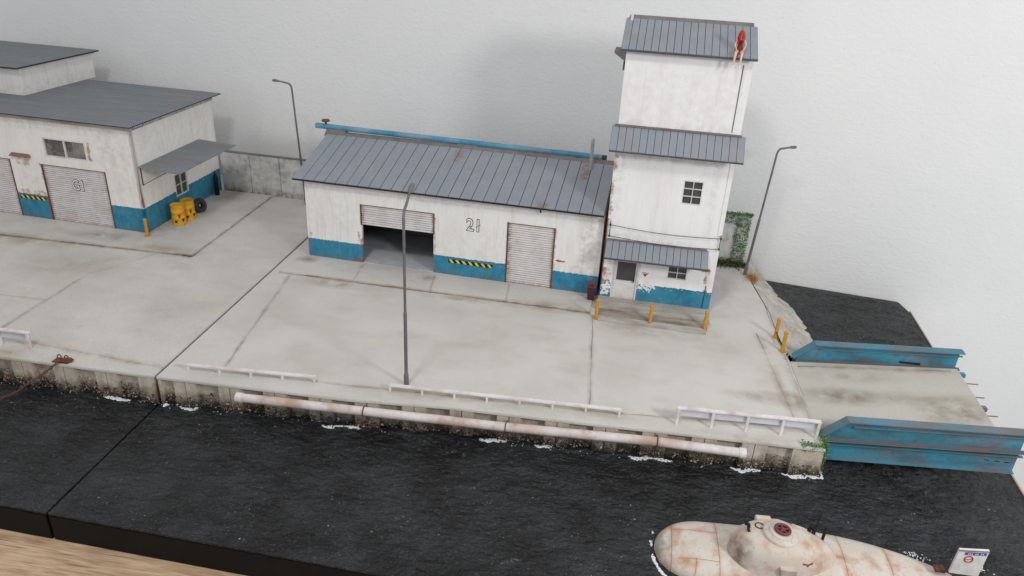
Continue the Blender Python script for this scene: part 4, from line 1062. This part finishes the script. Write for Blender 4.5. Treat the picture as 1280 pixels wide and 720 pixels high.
def dense(path, k=5):
    o_ = []
    for a, b in zip(path, path[1:]):
        for i in range(k): o_.append((a[0]+(b[0]-a[0])*i/k, a[1]+(b[1]-a[1])*i/k))
    return o_+[path[-1]]
mb = MB(sx)
for (x, y, r) in ((qx, qy+.06, .024), (qx+.012, qy+.03, .022), (qx+.008, qy-.005, .017), (qx-.004, qy-.035, .013), (qx-.004, qy-.065, .018)):
    mb.tube([(x, y-.018, skin_z(x, y-.018)+.004), (x, y+.018, skin_z(x, y+.018)+.004)], r*1.0, 8)
mb.build('key_mark', 'blackmark', ct)
skin_strip([(qx+.125+.046*math.cos(t*PI/9), qy+.012+.046*math.sin(t*PI/9)) for t in range(19)], .006, 'ring_mark', 'blackmark')
skin_strip([(qx+.150, qy-.034), (qx+.172, qy-.10)], .008, 'handle_mark', 'blackmark')
def side_pt(a, s__, z): return (tx+A_*s__*1.12*math.cos(a), tyy+B_*s__*(1-.30*math.cos(a))*math.sin(a)-.004, z-.10*math.cos(a)*s__)
mb = MB(sx); mb.add([side_pt(-1.27, .955, .345), side_pt(-1.16, .955, .325), side_pt(-1.05, .955, .345), side_pt(-1.05, .945, .368), side_pt(-1.16, .95, .345), side_pt(-1.27, .945, .368)], [(0, 1, 4, 5), (1, 2, 3, 4)])
mb.add([side_pt(-1.19, .958, .325), side_pt(-1.16, .965, .295), side_pt(-1.13, .958, .325)], [(0, 1, 2)]); mb.build('red_bow_mark', 'red', ct)
# rudder plate with small sign
RU = [(4.175, 6.80, -.24), (4.475, 6.80, -.24), (4.485, 6.80, .135), (4.19, 6.80, .10)]
rr0 = [Vector(p)-SO for p in RU]
mb = MB(); mb.slab(rr0, .03); ru = mb.build('rudder', M['white'], sub)
u = (rr0[2]-rr0[3]); vv = (rr0[0]-rr0[3])
pt = lambda a, b, off=.002: rr0[3]+u*a+vv*b+Vector((0, -off, 0))
mb = MB(); mb.slab([pt(.0, .0, .0035)+Vector((0, -.001, 0)), pt(.0, .045, .0045), pt(1, .045, .0045), pt(1, 0, .0045)], .003); mb.build('rust_edge', 'rustlight', ru)
mb = MB(); mb.add([pt(.22, .20), pt(.95, .20), pt(.95, .08), pt(.22, .08)], [(0, 1, 2, 3)]); mb.cur = 1
for i in range(9):
    if i in (3, 6): continue
    a = .32+i*.062; mb.add([pt(a, .165, .004), pt(a+.038, .165, .004), pt(a+.038, .12, .004), pt(a, .12, .004)], [(0, 1, 2, 3)])
mb.build('blue_sign_strip', ['bluemark', 'whitemark'], ru)
mb = MB(); cc = pt(.43, .37, .003); mb.ring(cc, .042, .006, (1, 0, 0), (0, 0, 1), 24, 6); mb.tube([cc+Vector((-.026, 0, -.01)), cc+Vector((.028, 0, .008))], .004, 5); mb.build('red_ring_mark', 'red', ru)
# red stern plane fittings
mb = MB(); b_ = Vector((4.12, 6.90, -.28))-SO; mb.box(b_.x-.05, b_.x+.06, b_.y-.04, b_.y+.05, b_.z-.04, b_.z+.0); mb.build('rudder_hinge', 'rust', sub, bevel=.006)
# foam round the hull and two wave crests near the rudder
mb = MB(); random.seed(11)
for i in range(420):
    t = random.uniform(PI*.80, PI*1.42)
    x = .07*SL+math.cos(t)*(.07*SL+.015+random.random()*.03)-.0; y = math.sin(t)*(.455+random.random()*.03)
    if .98*PI < t < 1.06*PI or (t < .95*PI and random.random() < .5): continue
    p = sx(Vector((x, y, 0)))+SO; blob(mb, p.x, p.y, WZ, random.uniform(.006, .016), .6)
for cx_, cy_, n_ in ((4.0, 7.22, 60), (4.66, 7.16, 50), (5.05, 6.98, 30)):
    for _ in range(n_):
        a = random.gauss(0, .075); mb_r = random.uniform(.005, .013); blob(mb, cx_+a, cy_+random.gauss(0, .035)-a*.2, WZ+.006, mb_r, .5)
setting(mb.build('foam', 'foam'), 'stuff')

# =================================================================== FIGURE on the tower roof
FO = Vector((1.70, 12.00, 4.375))
pe = thing('person', 'tiny seated figure with long red hair and dark red swimsuit on the tower roof edge', 'person', FO)
J_ = [(0, 0, .03, .040), (0, .012, .085, .031), (0, .02, .15, .036), (0, .01, .195, .030), (0, .0, .225, .015), (0, -.008, .265, .028), (0, -.01, .295, .024),
      (-.040, -.01, .02, .030), (-.060, -.135, .015, .021), (-.072, -.165, -.09, .016), (-.080, -.170, -.185, .010), (-.085, -.205, -.20, .009),
      (.040, -.01, .02, .030), (.028, -.135, .01, .021), (.022, -.165, -.10, .016), (.018, -.170, -.195, .010), (.018, -.205, -.21, .009),
      (-.048, .012, .188, .017), (-.075, -.010, .11, .012), (-.050, -.065, .055, .009), (-.045, -.085, .045, .008),
      (.048, .012, .188, .017), (.088, .0, .12, .012), (.055, -.060, .060, .009), (.045, -.082, .05, .008)]
E_ = [(0, 1), (1, 2), (2, 3), (3, 4), (4, 5), (5, 6), (0, 7), (7, 8), (8, 9), (9, 10), (10, 11), (0, 12), (12, 13), (13, 14), (14, 15), (15, 16), (3, 17), (17, 18), (18, 19), (19, 20), (3, 21), (21, 22), (22, 23), (23, 24)]
me = bpy.data.meshes.new('body'); me.from_pydata([j[:3] for j in J_], E_, [])
bo = bpy.data.objects.new('body', me); COL.objects.link(bo)
sk = bo.modifiers.new('s', 'SKIN')
for i, j in enumerate(J_): me.skin_vertices[0].data[i].radius = (j[3], j[3])
me.skin_vertices[0].data[0].use_root = True
sb = bo.modifiers.new('u', 'SUBSURF'); sb.levels = 2; sb.render_levels = 2
dg = bpy.context.evaluated_depsgraph_get(); me2 = bpy.data.meshes.new_from_object(bo.evaluated_get(dg))
bpy.data.objects.remove(bo)
bm = bmesh.new(); bm.from_mesh(me2)
def addtube(path, rs, seg=6):
    m = MB(); m.tube(path, rs, seg); vv_ = [bm.verts.new(v) for v in m.v]
    for f in m.f:
        try: bm.faces.new([vv_[i] for i in f]).smooth = True
        except Exception: pass
for sgn, hx, hy, hz_ in ((-1, -.045, -.085, .045), (1, .045, -.082, .05)):
    for k in range(4):
        x = hx+(k-1.5)*.0048; ln = (.017, .020, .019, .014)[k]
        addtube([(x, hy, hz_), (x, hy-ln*.6, hz_-.001), (x, hy-ln, hz_-ln*.5)], [.0026, .0024, .0018])
    addtube([(hx-sgn*.007, hy+.004, hz_), (hx-sgn*.015, hy-.006, hz_-.002)], [.003, .002])
addtube([(0, -.036, .262), (0, -.041, .255)], [.004, .003])
for s_ in (-1, 1): addtube([(s_*.027, -.01, .262), (s_*.031, -.006, .262)], [.005, .004])
for f in bm.faces: f.smooth = True
bm.to_mesh(me2); bm.free(); me2.name = 'body'; me2.materials.clear(); me2.materials.append(M['skin'])
me2.materials.append(M['suit']); me2.materials.append(M['shoe'])
for p in me2.polygons:
    c = p.center
    if c.z < -.15: p.material_index = 2
    elif .0 <= c.z <= .19 and abs(c.x) < .042 and c.y > -.035 and not (.085 < c.z < .10 and False): p.material_index = 1
bo = bpy.data.objects.new('body', me2); COL.objects.link(bo); bo.parent = pe
mb = MB()
for s_ in (-1, 1):
    mb.lathe([(0, -.004), (.004, 0), (0, .004)], (s_*.010, -.036, .270), 8)
mb.build('eyes', 'blackmark', pe)
mb = MB(); mb.tube([(-.007, -.0365, .247), (.007, -.0365, .247)], .002, 6); mb.build('mouth', 'red', pe)
mb = MB(); random.seed(5)
mb.lathe([(0, .056), (.018, .052), (.031, .035), (.037, .012), (.036, -.01)], (0, -.003, .272), 18)
for k in range(46):
    a = -PI*.5+random.choice((-1, 1))*random.uniform(.42, PI)
    r0 = .034; p0 = Vector((math.cos(a)*r0, -.004+math.sin(a)*r0, .285)); fr = math.sin(a) < -.1
    ln = random.uniform(.10, .17); w_ = random.uniform(.006, .010)
    mid = p0+Vector((math.cos(a)*.014, math.sin(a)*.012, -ln*.45)); end = p0+Vector((math.cos(a)*.006+random.gauss(0, .004), math.sin(a)*.01-(.012 if fr else -.01), -ln))
    mb.tube([p0+Vector((-math.cos(a)*.012, -math.sin(a)*.012, .025)), p0, mid, end], [w_*.6, w_, w_, .002], 6)
mb.build('hair', 'hair', pe)

# =================================================================== LIGHT AND CAMERA
w = bpy.data.worlds.new('World'); S.world = w; w.use_nodes = True
bg = w.node_tree.nodes['Background']; bg.inputs[0].default_value = (.955, .975, 1.0, 1); bg.inputs[1].default_value = .585
def area(name, loc, target, size, power, col):
    l = bpy.data.lights.new(name, 'AREA'); l.shape = 'DISK'; l.size = size; l.energy = power; l.color = col
    o = bpy.data.objects.new(name, l); COL.objects.link(o); o.location = loc
    o.rotation_euler = (Vector(target)-Vector(loc)).to_track_quat('-Z', 'Y').to_euler(); return o
area('ceiling_light', (-4.6, -1.5, 18.0), (-1, 11.5, 0), 3.2, 1080, (1.0, .975, .94))
area('window_light', (10.2, .6, 8.2), (0, 13, 1), 2.5, 980, (1.0, .985, .965))

right = Vector((0.98786934, 0.14751, 0.04852794)); down = Vector((0.10796242, -0.42779111, -0.89740675)); fwd = Vector((-0.11161665, 0.89175981, -0.43852726))
cam = bpy.data.cameras.new('camera'); co = bpy.data.objects.new('camera', cam); COL.objects.link(co)
m3 = Matrix((right, -down, -fwd)).transposed()
co.matrix_world = Matrix.Translation((0, 0, 6)) @ m3.to_4x4()
cam.sensor_width = 36; cam.lens = 943.8/1280*36; cam.clip_start = .05; cam.clip_end = 200
S.camera = co
S.view_settings.view_transform = 'Standard'; S.view_settings.look = 'None'; S.view_settings.exposure = 0; S.view_settings.gamma = 1
